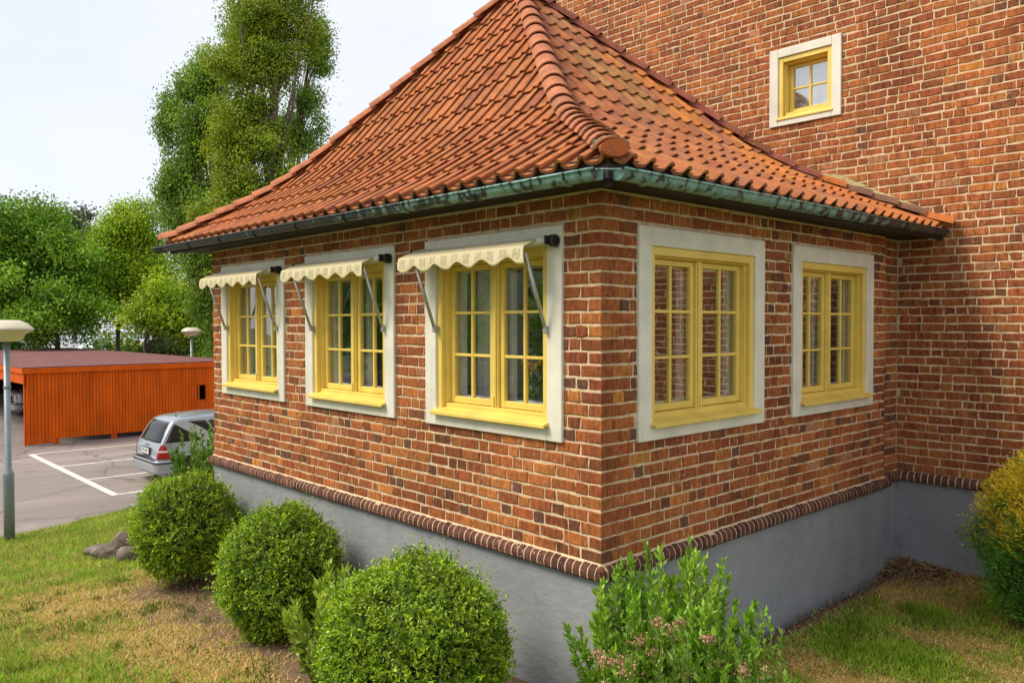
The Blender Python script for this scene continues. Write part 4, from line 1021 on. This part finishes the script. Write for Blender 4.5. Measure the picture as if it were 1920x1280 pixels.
def car(x, y, paint, label, LEN=3.6, W2=.86, H=1.575, plate=None, sedan=False):
    o = thing('parked_car', (x, y, LOT), label, 'car')
    if sedan: roofl = [(0, .62), (.03, .92), (.12, 1.0), (.62, 1.04), (1.15, 1.36), (1.6, 1.44), (2.4, 1.45), (2.9, 1.33), (3.5, .98), (4.3, .84), (4.5, .6)]; 
    else: roofl = [(0, .60), (.025, .80), (.07, .93), (.12, 1.0), (.22, 1.20), (.33, 1.38), (.42, 1.475), (.55, 1.515), (.9, 1.55), (1.5, 1.575), (2.1, 1.55), (2.55, 1.40), (2.95, 1.12), (3.3, .98), (3.52, .82), (3.6, .55)]
    ry = np.array([a for a, b in roofl]); rz = np.array([b for a, b in roofl]); LEN = ry[-1]
    def ztop(s): return float(np.interp(s, ry, rz))
    def plan(s): return float(np.interp(s, [0, .02, .06, .14, .3, .5, LEN-.5, LEN-.15, LEN], [.74, .84, .91, .955, .985, 1, 1, .92, .7]))
    def hw(z): return W2*float(np.interp(z, [.18, .32, .55, .8, .95, 1.2, 1.45, 1.6], [.93, .975, 1.0, .99, .965, .875, .765, .70]))
    def side(s, z, e=0): return (x+(hw(z)*plan(s)+e), y+s, LOT+z)
    st = sorted(set(list(ry)+[.01, .05, .17, .28, .38, .48, .7, 1.1, 1.3, 1.8, 2.3, 2.75, 3.1]+list(np.arange(.55, LEN-.3, .16)))); st = [s for s in st if s <= LEN]
    lev = np.concatenate([np.linspace(0, .9, 12), [.95, .98]]); V = []; nr = None
    for s in st:
        zb = .20+.12*max(0, 1-s/.12)+.1*max(0, (s-LEN+.15)/.15); zt = ztop(s); half = []
        half.append((0, zb))
        for q in lev: zz = zb+(zt-zb)*q; half.append((hw(zz)*plan(s), zz))
        w = half[-1][0]; half += [(w*.965, zt-.004), (w*.88, zt+.012), (w*.5, zt+.03), (0, zt+.036)]
        ring = [(a, b) for a, b in half]+[(-a, b) for a, b in half[-2:0:-1]]; nr = len(ring)
        V += [(x+a, y+s, LOT+b) for a, b in ring]
    F = []
    for i in range(len(st)-1):
        for k in range(nr): a = i*nr+k; b = i*nr+(k+1) % nr; F.append([a, b, b+nr, a+nr])
    F.append(list(range(nr))); F.append([(len(st)-1)*nr+k for k in range(nr)][::-1])
    body = mesh('body', V, F, paint, o, smooth=True)
    def patch(name, fn, nu, nv, mat, par=o, smooth=True):
        m_ = MB(); m_.grid(fn, nu, nv); pb = m_.build(name, mat, par, smooth=smooth); so = pb.modifiers.new('thickness', 'SOLIDIFY'); so.thickness = .006; so.offset = 0; return pb
    def hatch_y(z): return float(np.interp(z, rz[:8] if not sedan else rz[:6], ry[:8] if not sedan else ry[:6]))
    # rear window and plate area on the tailgate
    if not sedan:
        patch('rear_window', lambda a, b: (x+(a-.5)*2*(.755-.13*b)*(1), y+hatch_y(.985+.465*b)-.045+.10*(abs(a-.5)*2)**4*.6, LOT+.985+.465*b), 14, 8, CARGLASS)
        for sg in (1, -1):
            def q1(a, b, sg=sg):          # rear quarter glass, triangular
                z = .99+.41*b*1.0; s0 = hatch_y(z)+.075; s1 = 1.08-.62*b; s = s0+(max(s1, s0+.01)-s0)*a; p = side(s, z, .005); return (x+sg*(p[0]-x), p[1], p[2])
            patch('quarter_window', q1, 10, 8, CARGLASS)
            def q2(a, b, sg=sg):
                s = .76+.42*a+(1-b)*.26; z = 1.45-(1-b)*(.13+.30*a)*1.0; p = side(s, z, .005); return (x+sg*(p[0]-x), p[1], p[2])
            patch('side_window', q2, 8, 6, CARGLASS)
            def q3(a, b, sg=sg):
                s = 1.23+(1-b)*.26*(1-a)+1.02*a; z = 1.45-(1-b)*.45-.02*a*b; p = side(s, z, .005); return (x+sg*(p[0]-x), p[1], p[2])
            patch('side_window', q3, 10, 6, CARGLASS)
    else:
        patch('rear_window', lambda a, b: (x+(a-.5)*2*(.66-.1*b), y+float(np.interp(1.06+.28*b, rz[3:5], ry[3:5]))-.012, LOT+1.075+.26*b), 8, 4, CARGLASS)
        for sg in (1, -1):
            patch('side_window', lambda a, b, sg=sg: (x+sg*(side(1.1+1.7*a, 1.02+.33*b, .005)[0]-x), y+1.0+.35*b+1.9*a*(1-.2*b), LOT+1.02+.33*b), 10, 5, CARGLASS)
    for sg in (1, -1):
        def tl(a, b, sg=sg):
            z = .62+.33*b; wd_ = 1-.45*b; s = .0+.30*a*wd_+(.012 if a == 0 else .0); s = max(s, hatch_y(min(z, 1.0))*.9+.005); p = side(s, z, .012); return (x+sg*(p[0]-x), p[1]-.004, p[2])
        if not sedan: tll = patch('tail_light', tl, 8, 8, REDL)
        else: tll = patch('tail_light', lambda a, b, sg=sg: (x+sg*(.40+.42*a), y-.012+.10*a*a, LOT+.72+.16*b), 6, 3, REDL)
        if not sedan: patch('reversing_lens', lambda a, b, sg=sg: tuple(np.array(tl(a, .44+.16*b, sg))+np.array([sg*.005, -.005, 0])), 8, 2, PALEL, tll)
    # bumper with rub strip
    def bum(z0, z1, e, s1):
        def f(a, b):
            t = (a-.5)*2; sg = 1 if t >= 0 else -1; t = abs(t); zz = z0+(z1-z0)*b
            if t < .6: px_ = t/.6*hw(zz)*.74; return (x+sg*px_, y-.03-e, LOT+zz)
            s = ((t-.6)/.4)**1.5*s1; wx = hw(zz)*plan(max(s, 0))+e; return (x+sg*wx, y-.03-e+s+.0*(t), LOT+zz)
        return f
    patch('bumper', bum(.27, .58, .035, .42), 34, 6, paint)
    patch('rub_strip', bum(.505, .555, .043, .40), 34, 2, simple('grey_strip', (.06, .065, .07), .5))
    for sg in (1, -1):
        for s in (.62, LEN-.75):
            c = np.array([x+sg*(W2-.085), y+s, LOT+.30])
            wm = MB(); n = 28; prof = [(.20, -.095), (.285, -.10), (.305, -.07), (.305, .07), (.285, .10), (.20, .095)]
            def ring(r, dx): return [(c[0]+sg*dx, c[1]+r*math.cos(2*math.pi*k/n), c[2]+r*math.sin(2*math.pi*k/n)) for k in range(n)]
            for r, dx in prof: wm.V += ring(r, dx)
            for i in range(len(prof)-1):
                for k in range(n): wm.F.append([i*n+k, i*n+(k+1) % n, (i+1)*n+(k+1) % n, (i+1)*n+k]); wm.C.append(None)
            wh = wm.build('wheel', TYRE, o, smooth=False)
            rm = MB(); rm.V += ring(.20, .085)+ring(.17, .07)+ring(.05, .075); 
            for i in range(2):
                for k in range(n): rm.F.append([i*n+k, i*n+(k+1) % n, (i+1)*n+(k+1) % n, (i+1)*n+k]); rm.C.append(None)
            rm.F.append([2*n+k for k in range(n)]); rm.C.append(None); rm.build('rim', RIM, wh)
            # dark arch opening and lip
            am = MB(); th = np.linspace(-.12, math.pi+.12, 20)
            def arch(r, e): return [(x+sg*(hw(.5)*plan(s)+e), c[1]+r*math.cos(t), c[2]+r*math.sin(t)) for t in th]
            am.V += arch(.37, .006)+arch(.02, .004)
            for k in range(19): am.F.append([k, k+1, 20+k+1, 20+k]); am.C.append(None)
            am.build('wheel_arch', BLACK, o)
            lm = MB(); lm.tube(arch(.385, .012), .022, 6); lm.build('arch_lip', paint, o, smooth=True)
    yp = y-.012 if not sedan else y-.02
    MB().box(x-.275, x+.275, yp-.012, yp+.06, LOT+.685, LOT+.845).build('plate_recess', simple('dark_recess', (.05, .052, .055), .5), o)
    pl_ = MB().box(x-.26, x+.26, yp-.020, yp-.0125, LOT+.70, LOT+.83).build('number_plate', PLATE, o)
    MB().box(x-.26, x-.215, yp-.0215, yp-.0202, LOT+.70, LOT+.83).build('blue_band', BLUE, pl_)
    if plate:
        fc = bpy.data.curves.new('lettering', 'FONT'); fc.body = plate; fc.size = .115; fc.align_x = 'CENTER'; fc.align_y = 'CENTER'; fc.extrude = .0008; fo = bpy.data.objects.new('lettering', fc); COL.objects.link(fo)
        fo.parent = pl_; fo.location = (.02, yp-.0215-y, .77); fo.rotation_euler = (R(90), 0, 0); fc.materials.append(BLACK); fo.scale = (.88, 1, 1)
        dg = bpy.context.evaluated_depsgraph_get(); me = bpy.data.meshes.new_from_object(fo.evaluated_get(dg)); lo = bpy.data.objects.new('lettering', me); COL.objects.link(lo); lo.parent = pl_; lo.location = fo.location; lo.rotation_euler = fo.rotation_euler; lo.scale = fo.scale; bpy.data.objects.remove(fo); lo.name = 'lettering'
    em = MB(); em.tube([(x, yp+.035, LOT+.91), (x, yp+.015, LOT+.91)], .035, 14); em.build('badge', RIM, o)
    if not sedan:
        MB().box(x-.84, x-.80, y, y+.01, LOT+.5, LOT+.51)
        an = MB(); an.tube([(x+.3, y+.62, LOT+1.55), (x+.3, y+.60, LOT+1.60)], .012, 6); an.build('aerial', BLACK, o)
    return o
car(-16.72, 2.72, car_paint('silver_paint', (.37, .41, .47)), 'silver hatchback seen from behind, parked in a marked bay', plate='BPS 960')
WHITEP = car_paint('white_car_paint', (.5, .51, .52))
car(-31.9, 3.5, WHITEP, 'white saloon inside the orange carport, closest to its orange wall', sedan=True, W2=.90)
car(-35.2, 3.5, WHITEP, 'white saloon inside the orange carport, partly behind the lamp pole', sedan=True, W2=.90)

# ------------------------------------------------------------------ trees
def tree(name, label, base, lobes, nclu, per, cl_r, leaf, pal, w, trunk=None, droop=.0, limbs=10, inner=.45, squash=.7, group='trees behind the car park', thin=1.0):
    """lobes: (centre, radii, weight)"""
    o = thing(name, base, label, 'tree', group)
    wt = np.array([l[2]*np.prod(l[1])**.66 for l in lobes]); k = rng.choice(len(lobes), nclu, p=wt/wt.sum())
    cen = np.array([l[0] for l in lobes])[k]; rad = np.array([l[1] for l in lobes])[k]
    NS = 18; sub = {i: (unit(NS), rng.uniform(.45, 1.08, NS), rng.uniform(.20, .36, NS)) for i in range(len(lobes))}
    j = rng.integers(0, NS, nclu); sdir = np.array([sub[a][0][b] for a, b in zip(k, j)]); sr = np.array([sub[a][1][b] for a, b in zip(k, j)]); sw = np.array([sub[a][2][b] for a, b in zip(k, j)])
    C0 = cen+sdir*rad*sr[:, None]+unit(nclu)*rad*(sw*rng.random(nclu)**.45)[:, None]
    fill = rng.random(nclu) < .34; C0 = np.where(fill[:, None], cen+unit(nclu)*rad*(.75*rng.random(nclu)**.5)[:, None], C0)
    ok = C0[:, 2] > base[2]+.6; C0 = C0[ok]; cenk = cen[ok]; n = len(C0)
    cc = pick(pal, w, n, .34)
    P = C0[:, None]+rng.normal(0, 1, (n, per, 3))*np.array([cl_r, cl_r, cl_r*squash])
    if droop: P[..., 2] -= rng.random((n, per))**1.0*droop
    P = P.reshape(-1, 3); m_ = len(P); D = unit(m_)+np.array([0, 0, -.35-.8*(droop > 0)])
    C = np.repeat(cc, per, 0)*(1+.10*(rng.random((m_, 1))-.5)*2)
    V, F, CF = leaf_arrays(P, D, leaf*rng.uniform(.7, 1.25, m_), leaf*.62*rng.uniform(.8, 1.2, m_), C, .2, .2, face=np.repeat(C0-cenk, per, 0)/(np.linalg.norm(np.repeat(C0-cenk, per, 0), axis=1)[:, None]+1e-6)*.8+np.array([0, 0, .7]), rough=.6)
    mesh('crown', V, F, LEAF, o, CF)
    t = MB(); b = np.array(base, float)
    tr = trunk or [b-np.array([0, 0, .2]), (b+np.array([0, 0, (lobes[0][0][2]-b[2])*.5]))*1.0, np.array(lobes[0][0])]
    H = tr[-1][2]-tr[0][2]; r0 = (.013*H+.05)*thin; t.tube([np.array(p) for p in tr], list(np.linspace(r0, r0*.3, len(tr))), 9)
    tk = t.build('trunk', BARK, o, smooth=True)
    lm = MB()
    for j in rng.choice(n, min(limbs, n), replace=False):
        s = rng.uniform(.25, .95); i = s*(len(tr)-1); i0 = int(i); p0 = np.array(tr[i0])*(1-(i-i0))+np.array(tr[min(i0+1, len(tr)-1)])*(i-i0); p1 = C0[j]
        if p1[2] < p0[2]-.5: continue
        lm.tube([p0, (p0+p1)/2+np.array([0, 0, .25])+rng.normal(0, .12, 3), p1], [r0*.32, r0*.2, r0*.06], 5)
    if lm.V: lm.build('limb', BARK, o, smooth=True)
    return o
def lobe(px, py, dep, rx, rz, w=1, ry=None):
    k = dep/FPX; return (at(px, py, dep), np.array([rx*k, rx*k if ry is None else ry*k, rz*k]), w)
def foot(px, dep):
    p = at(px, 640, dep); return (p[0], p[1], LOT)
def tk(pts): return [at(*p) for p in pts]
DG = [(.15, .31, .02), (.20, .38, .022), (.27, .44, .03), (.085, .19, .018)]
LG = [(.28, .43, .016), (.36, .50, .02), (.19, .33, .016), (.45, .57, .03)]
YG = [(.25, .345, .022), (.32, .41, .025), (.17, .27, .02), (.38, .43, .035)]
BG = [(.18, .315, .035), (.24, .38, .04), (.13, .25, .033)]
OLV = [(.075, .11, .055), (.1, .14, .075), (.05, .08, .045)]
dep = 44
tree('maple_tree', 'broad dark green tree at the edge of the picture behind the carport', foot(108, dep),
     [lobe(60, 470, dep, 95, 85), lobe(-20, 480, dep, 110, 100), lobe(120, 520, dep, 72, 90), lobe(20, 570, dep, 120, 75), lobe(110, 590, dep-2, 78, 55), lobe(45, 410, dep, 55, 42, .6), lobe(-60, 560, dep, 100, 90), lobe(150, 560, dep, 42, 60, .7)], 1700, 46, .42, .19, DG, [.35, .3, .2, .15], tk([(108, 740, dep), (108, 640, dep), (95, 520, dep), (70, 430, dep)]))
dep = 75
tree('oak_tree', 'greyish distant tree top between the dark and the light green trees', foot(140, dep), [lobe(125, 415, dep, 42, 36), lobe(150, 450, dep, 36, 40), lobe(110, 480, dep, 50, 60), lobe(165, 500, dep, 30, 60)], 420, 18, .55, .33, OLV, [.4, .35, .25], tk([(140, 690, dep), (140, 520, dep), (135, 420, dep)]))
dep = 48
tree('linden_tree', 'light green tree with pointed tops behind the carport roof', foot(221, dep),
     [lobe(232, 440, dep, 44, 56), lobe(265, 425, dep, 36, 45), lobe(205, 470, dep, 36, 60), lobe(250, 500, dep, 64, 70), lobe(215, 545, dep, 44, 55), lobe(285, 480, dep, 40, 75), lobe(233, 393, dep, 16, 26, .8), lobe(268, 390, dep, 16, 24, .8), lobe(205, 425, dep, 16, 26, .8), lobe(290, 550, dep, 45, 60)], 1000, 44, .36, .17, LG, [.35, .3, .2, .15], tk([(224, 720, dep), (221, 640, dep), (224, 540, dep), (235, 440, dep)]))
dep = 41
tree('young_linden', 'low leafy light green tree beside the farther lamps', foot(300, dep), [lobe(285, 590, dep, 50, 42), lobe(320, 560, dep, 52, 50), lobe(345, 600, dep, 48, 48), lobe(375, 560, dep, 38, 60), lobe(385, 640, dep, 34, 40)], 640, 44, .32, .15, LG, [.3, .25, .35, .1], tk([(272, 720, dep), (272, 640, dep), (300, 570, dep)]))
dep = 36
tree('birch_tree', 'tall birch with hanging dark green branches left of the roof', foot(395, dep),
     [lobe(352, 150, dep, 26, 40), lobe(325, 190, dep, 26, 34), lobe(310, 222, dep, 20, 30), lobe(365, 240, dep, 44, 60), lobe(385, 130, dep, 40, 60), lobe(345, 310, dep, 42, 50), lobe(318, 340, dep, 28, 40), lobe(370, 370, dep, 50, 60), lobe(405, 210, dep, 40, 80), lobe(375, 440, dep, 52, 70), lobe(330, 400, dep, 30, 30, .7), lobe(395, 520, dep, 42, 70), lobe(450, 60, dep, 34, 50), lobe(410, 610, dep, 45, 45, .7)], 1500, 44, .19, .12, BG, [.45, .35, .2], tk([(410, 740, dep), (408, 560, dep), (400, 380, dep), (395, 230, dep), (388, 120, dep)]), droop=.75, limbs=26, squash=1.1)
dep = 33
tree('poplar_tree', 'tallest yellowish green tree, reaching above the picture behind the roof', foot(505, dep),
     [lobe(470, 40, dep, 55, 70), lobe(530, 30, dep, 60, 70), lobe(500, -60, dep, 80, 70), lobe(440, 130, dep, 50, 60), lobe(500, 130, dep, 62, 60), lobe(470, 220, dep, 62, 60), lobe(430, 290, dep, 50, 60), lobe(510, 280, dep, 44, 60), lobe(455, 350, dep, 62, 60), lobe(420, 420, dep, 56, 50), lobe(520, 370, dep, 50, 50), lobe(560, 90, dep, 34, 40, .6), lobe(575, 60, dep, 36, 40, .5), lobe(470, 500, dep, 60, 60, .8), lobe(540, 490, dep, 55, 60, .8), lobe(505, 580, dep, 55, 45, .6)], 2300, 44, .22, .115, YG, [.38, .3, .22, .1], tk([(508, 720, dep), (507, 450, dep), (510, 300, dep), (516, 150, dep), (520, 0, dep), (515, -90, dep)]), limbs=46, inner=.6)
tree('aspen_tree', 'sparse slender tree with thin bare branches beside the roof slope', foot(560, 35),
     [lobe(590, 90, 35, 26, 36), lobe(605, 130, 35, 18, 26), lobe(580, 190, 35, 30, 34), lobe(598, 235, 35, 16, 20), lobe(570, 270, 35, 30, 26), lobe(545, 240, 35, 26, 50), lobe(600, 55, 35, 20, 26), lobe(560, 430, 35, 34, 60, .7), lobe(545, 560, 35, 34, 50, .6)], 620, 30, .22, .11, BG, [.4, .4, .2], tk([(548, 757, 35), (546, 600, 35), (548, 320, 35), (562, 210, 35), (580, 120, 35), (590, 70, 35)]), limbs=60, thin=.5)
for (px, dep, s, lb) in ((-330, 46, 1.2, 'broad green tree past the open end of the carport'), (-620, 52, 1.3, 'tall round tree at the lake side of the car park'), (700, 44, 1.15, 'round tree hidden behind the tiled roof'), (860, 52, 1.3, 'large tree behind the tall brick building')):
    x, y, z0 = foot(px, dep); tree('maple_tree', lb, (x, y, z0), [((x, y, z0+5.4*s), np.array([3.4, 3.4, 2.9])*s, 1), ((x+1.6, y-.8, z0+3.8*s), np.array([2.5, 2.5, 2.0])*s, 1), ((x-1.8, y+.7, z0+3.6*s), np.array([2.5, 2.5, 2.0])*s, 1)], 480, 30, .42, .26, LG if px > 0 else DG, [.35, .3, .2, .15], None)
# trees and lamp that face the awning windows, across the drive
for (x, y, s, lb) in ((-13, -17, 1.0, 'round green tree across the drive opposite the awnings'), (-22, -13, 1.15, 'broad tree at the far drive edge opposite the carport mouth'), (-33, -22, 1.3, 'tall tree at the back of the car park')):
    z0 = LOT; tree('maple_tree', lb, (x, y, z0), [((x, y, z0+5.2*s), np.array([3.2, 3.2, 2.7])*s, 1), ((x+1.5, y-.6, z0+3.6*s), np.array([2.4, 2.4, 1.8])*s, 1), ((x-1.7, y+.5, z0+3.4*s), np.array([2.4, 2.4, 1.8])*s, 1)], 620, 40, .5, .16, DG, [.35, .3, .2, .15], None, group='trees across the drive')
opp = thing('apartment_building', (-20, -31, LOT), 'long apartment block across the drive, facing the awnings, made pale for grey reflections', 'building')
mb = MB(); mb.box(-44, 2, -35, -27, LOT, 7.4); mb.build('wall', simple('pale_reflecting_wall', (.48, .47, .42), .9, var=.15, scale=2), opp)  # wall colour made pale so the awning windows reflect grey
mb = MB(); mb.box(-44.4, 2.4, -35.4, -26.6, 7.401, 7.7); mb.build('roof', FELT, opp)
for zz in (-.9, 2.0, 4.9):
    for k in range(14):
        xx = -42+k*3.2; f0 = MB(); f0.box(xx, xx+1.3, -27.05, -26.95, zz, zz+1.4); fo_ = f0.build('window', WHITE, opp); f1 = MB(); f1.box(xx+.09, xx+1.21, -26.949, -26.94, zz+.09, zz+1.31); f1.build('pane', CARGLASS, fo_)
# far undergrowth
def hedge(px0, px1, dep, top, label, pal, n=900, name='shrubbery'):
    PP, CC = [], []
    for k in range(n):
        px = rng.uniform(px0, px1); p = at(px, 640, dep+rng.uniform(-1.5, 1.5)); h = LOT+rng.random()*(top-LOT)*(.75+.25*math.sin(px*.11)); m_ = 18
        PP.append(np.array([p[0], p[1], h])+rng.normal(0, .35, (m_, 3))*np.array([1, 1, .7])); CC.append(np.tile(pick(pal, [1]*len(pal), 1, .3), (m_, 1)))
    P = np.concatenate(PP); V, F, C = leaf_arrays(P, unit(len(P)), .26*rng.uniform(.7, 1.3, len(P)), .16, np.concatenate(CC), .2, .2)
    tag(mesh(name, V, F, LEAF, fcol=C), label, 'shrubbery', kind='stuff')
hedge(258, 420, 46, .9, 'dark undergrowth below the light green trees', [(.03, .07, .016), (.05, .10, .02), (.08, .14, .025)], 520)
hedge(-80, 110, 50, .9, 'dark undergrowth beneath the broad dark tree', [(.018, .045, .012), (.03, .065, .016)], 420)
hedge(-1500, 1500, 150, 5.2, 'far line of woods beyond the water', [(.06, .10, .05), (.05, .085, .05)], 2600, 'far_woods')
hedge(150, 330, 56, 1.4, 'bright undergrowth between the tree trunks behind the carport', [(.12, .22, .03), (.17, .28, .03), (.08, .15, .025)], 300)
# far glimpses: lake, tent, low pale buildings
mb = MB(); mb.V = [(-300, -40, LOT+.02), (-86, 16, LOT+.02), (-80, 120, LOT+.02), (-300, 260, LOT+.02)]; mb.F = [[0, 1, 2, 3]]; mb.C = [None]
WATER, _t, _b = new_mat('lake_water'); _b.inputs['Base Color'].default_value = (.10, .15, .2, 1); _b.inputs['Roughness'].default_value = .12
tag(mb.build('lake', WATER), kind='structure')
p = at(168, 640, 66); te = thing('marquee_tent', (p[0], p[1], LOT), 'white marquee tent glimpsed between tree trunks', 'tent')
TENT = simple('white_canvas', (.70, .74, .78), .8); d = np.array([Rv[0], Rv[1], 0]); f_ = np.array([Fv[0], Fv[1], 0]); f_ /= np.linalg.norm(f_)
def tv(a, b, z): q = np.array([p[0], p[1], 0])+d*a+f_*b; return (q[0], q[1], LOT+z)
mb = MB(); w_, dd_ = 2.1, 2.2
mb.V = [tv(-w_, -dd_, 1.1), tv(w_, -dd_, 1.1), tv(w_, dd_, 1.1), tv(-w_, dd_, 1.1), tv(-.25, 0, 2.25), tv(.25, 0, 2.25)]; mb.F = [[0, 1, 5, 4], [1, 2, 5], [2, 3, 4, 5], [3, 0, 4]]; mb.C = [None]*4; mb.build('canopy', TENT, te)
mb = MB(); mb.V = [tv(-.2, -dd_, 0), tv(1.1, -dd_, 0), tv(1.1, -dd_, 1.1), tv(-.2, -dd_, 1.1)]; mb.F = [[0, 1, 2, 3]]; mb.C = [None]; mb.build('side_panel', TENT, te)
for a in (-w_, w_):
    for b in (-dd_, dd_): m_ = MB(); m_.tube([tv(a, b, 0), tv(a, b, 1.12)], .04, 6); m_.build('pole', ALU, te)
def shed(px, dep, w, h, c, label, roofc):
    p = at(px, 640, dep); o = thing('pale_building', (p[0], p[1], LOT), label, 'building')
    def sv(a, b, z): q = np.array([p[0], p[1], 0])+d*a+f_*b; return (q[0], q[1], LOT+z)
    m_ = MB(lambda u, v, n: sv(u, n, v)); m_.box(-w/2, w/2, 0, h, 0, 5); m_.build('wall', simple(label[:12], c, .85), o)
    m_ = MB(); m_.V = [sv(-w/2-.3, -.3, h), sv(w/2+.3, -.3, h), sv(w/2+.3, 5.3, h), sv(-w/2-.3, 5.3, h), sv(-w/2-.3, 2.5, h+.35), sv(w/2+.3, 2.5, h+.35)]; m_.F = [[0, 1, 5, 4], [2, 3, 4, 5], [0, 4, 3], [1, 2, 5]]; m_.C = [None]*4; m_.build('roof', simple('r'+label[:10], roofc, .8), o)
    m_ = MB(lambda u, v, n: sv(u, n, v))
    for k in range(3): MB(lambda u, v, n: sv(u, n, v)).box(-w/2+w*(k+.3)/3.2, -w/2+w*(k+.6)/3.2, h*.35, h*.75, -.03, -.005).build('window', CARGLASS, o)
shed(112, 72, 5.2, 1.7, (.42, .38, .33), 'low pale building behind the dark tree trunk', (.32, .33, .35))
shed(262, 90, 6.5, 1.5, (.50, .38, .24), 'sandy coloured low building far behind the light trees', (.36, .27, .2))

# ------------------------------------------------------------------ plants and things inside the windows
POT = simple('pale_blue_pot', (.42, .55, .58), .5)
def pot_plant(u, v, n, h, label, flower):
    x, y, z = TL(u, v, n); o = thing('potted_plant', (x, y, z), label, 'potted plant', 'plants on the inner sills')
    m_ = MB(); m_.lathe([(.045, z), (.062, z+.10), (.066, z+.11), (.055, z+.105)], x, y, 16); m_.build('pot', POT, o, smooth=True)
    k = 60; P = np.array([x, y, z+.1])+np.column_stack([rng.normal(0, .05, k), rng.normal(0, .03, k), rng.random(k)*h*.6]); V, F, C = leaf_arrays(P, unit(k)+np.array([0, 0, .6]), .07, .03, pick([(.06, .13, .03), (.1, .18, .04)], [.6, .4], k, .2), .2, .2); mesh('leaves', V, F, LEAF, o, C)
    if flower:
        st = MB(); st.tube([(x, y, z+.1), (x-.03, y, z+.1+h*.5), (x-.01, y, z+.1+h)], .004, 5); st.build('stem', simple('stem_green', (.12, .2, .05), .7), o)
        k = 46; P = np.array([x-.02, y, z+.11+h])+rng.normal(0, .028, (k, 3)); V, F, C = leaf_arrays(P, unit(k), .045, .026, pick([(.72, .34, .015), (.8, .5, .02)], [.6, .4], k, .15), .2, .2); mesh('flowers', V, F, LEAF, o, C)
for (a, b), nm in zip(WL, ('the corner window', 'the middle window', 'the far window')):
    bd = MB(TL); bd.box(a+.15, b-.15, .85, .885, -.5, -.21); tag(bd.build('inner_sill', WHITE), 'white inner sill board behind '+nm, 'sill board', 'inner sill boards')
pot_plant(-.90, .90, -.27, .26, 'orange flowering plant on the sill of the corner window', True)
pot_plant(-3.22, .90, -.27, .2, 'small leafy plant on the sill of the middle window', False)
YC = simple('yellow_cloth', (.62, .36, .05), .8, var=.4, scale=9)
g = MB(); g.grid(lambda a, b: TL(-5.40+.26*a+.10*(1-b)*a, 1.50+.52*b, -.33+.02*math.sin(a*14)), 14, 6); tag(g.build('hanging_cloth', YC, smooth=True), 'yellow cloth hanging inside the window nearest the car', 'cloth')
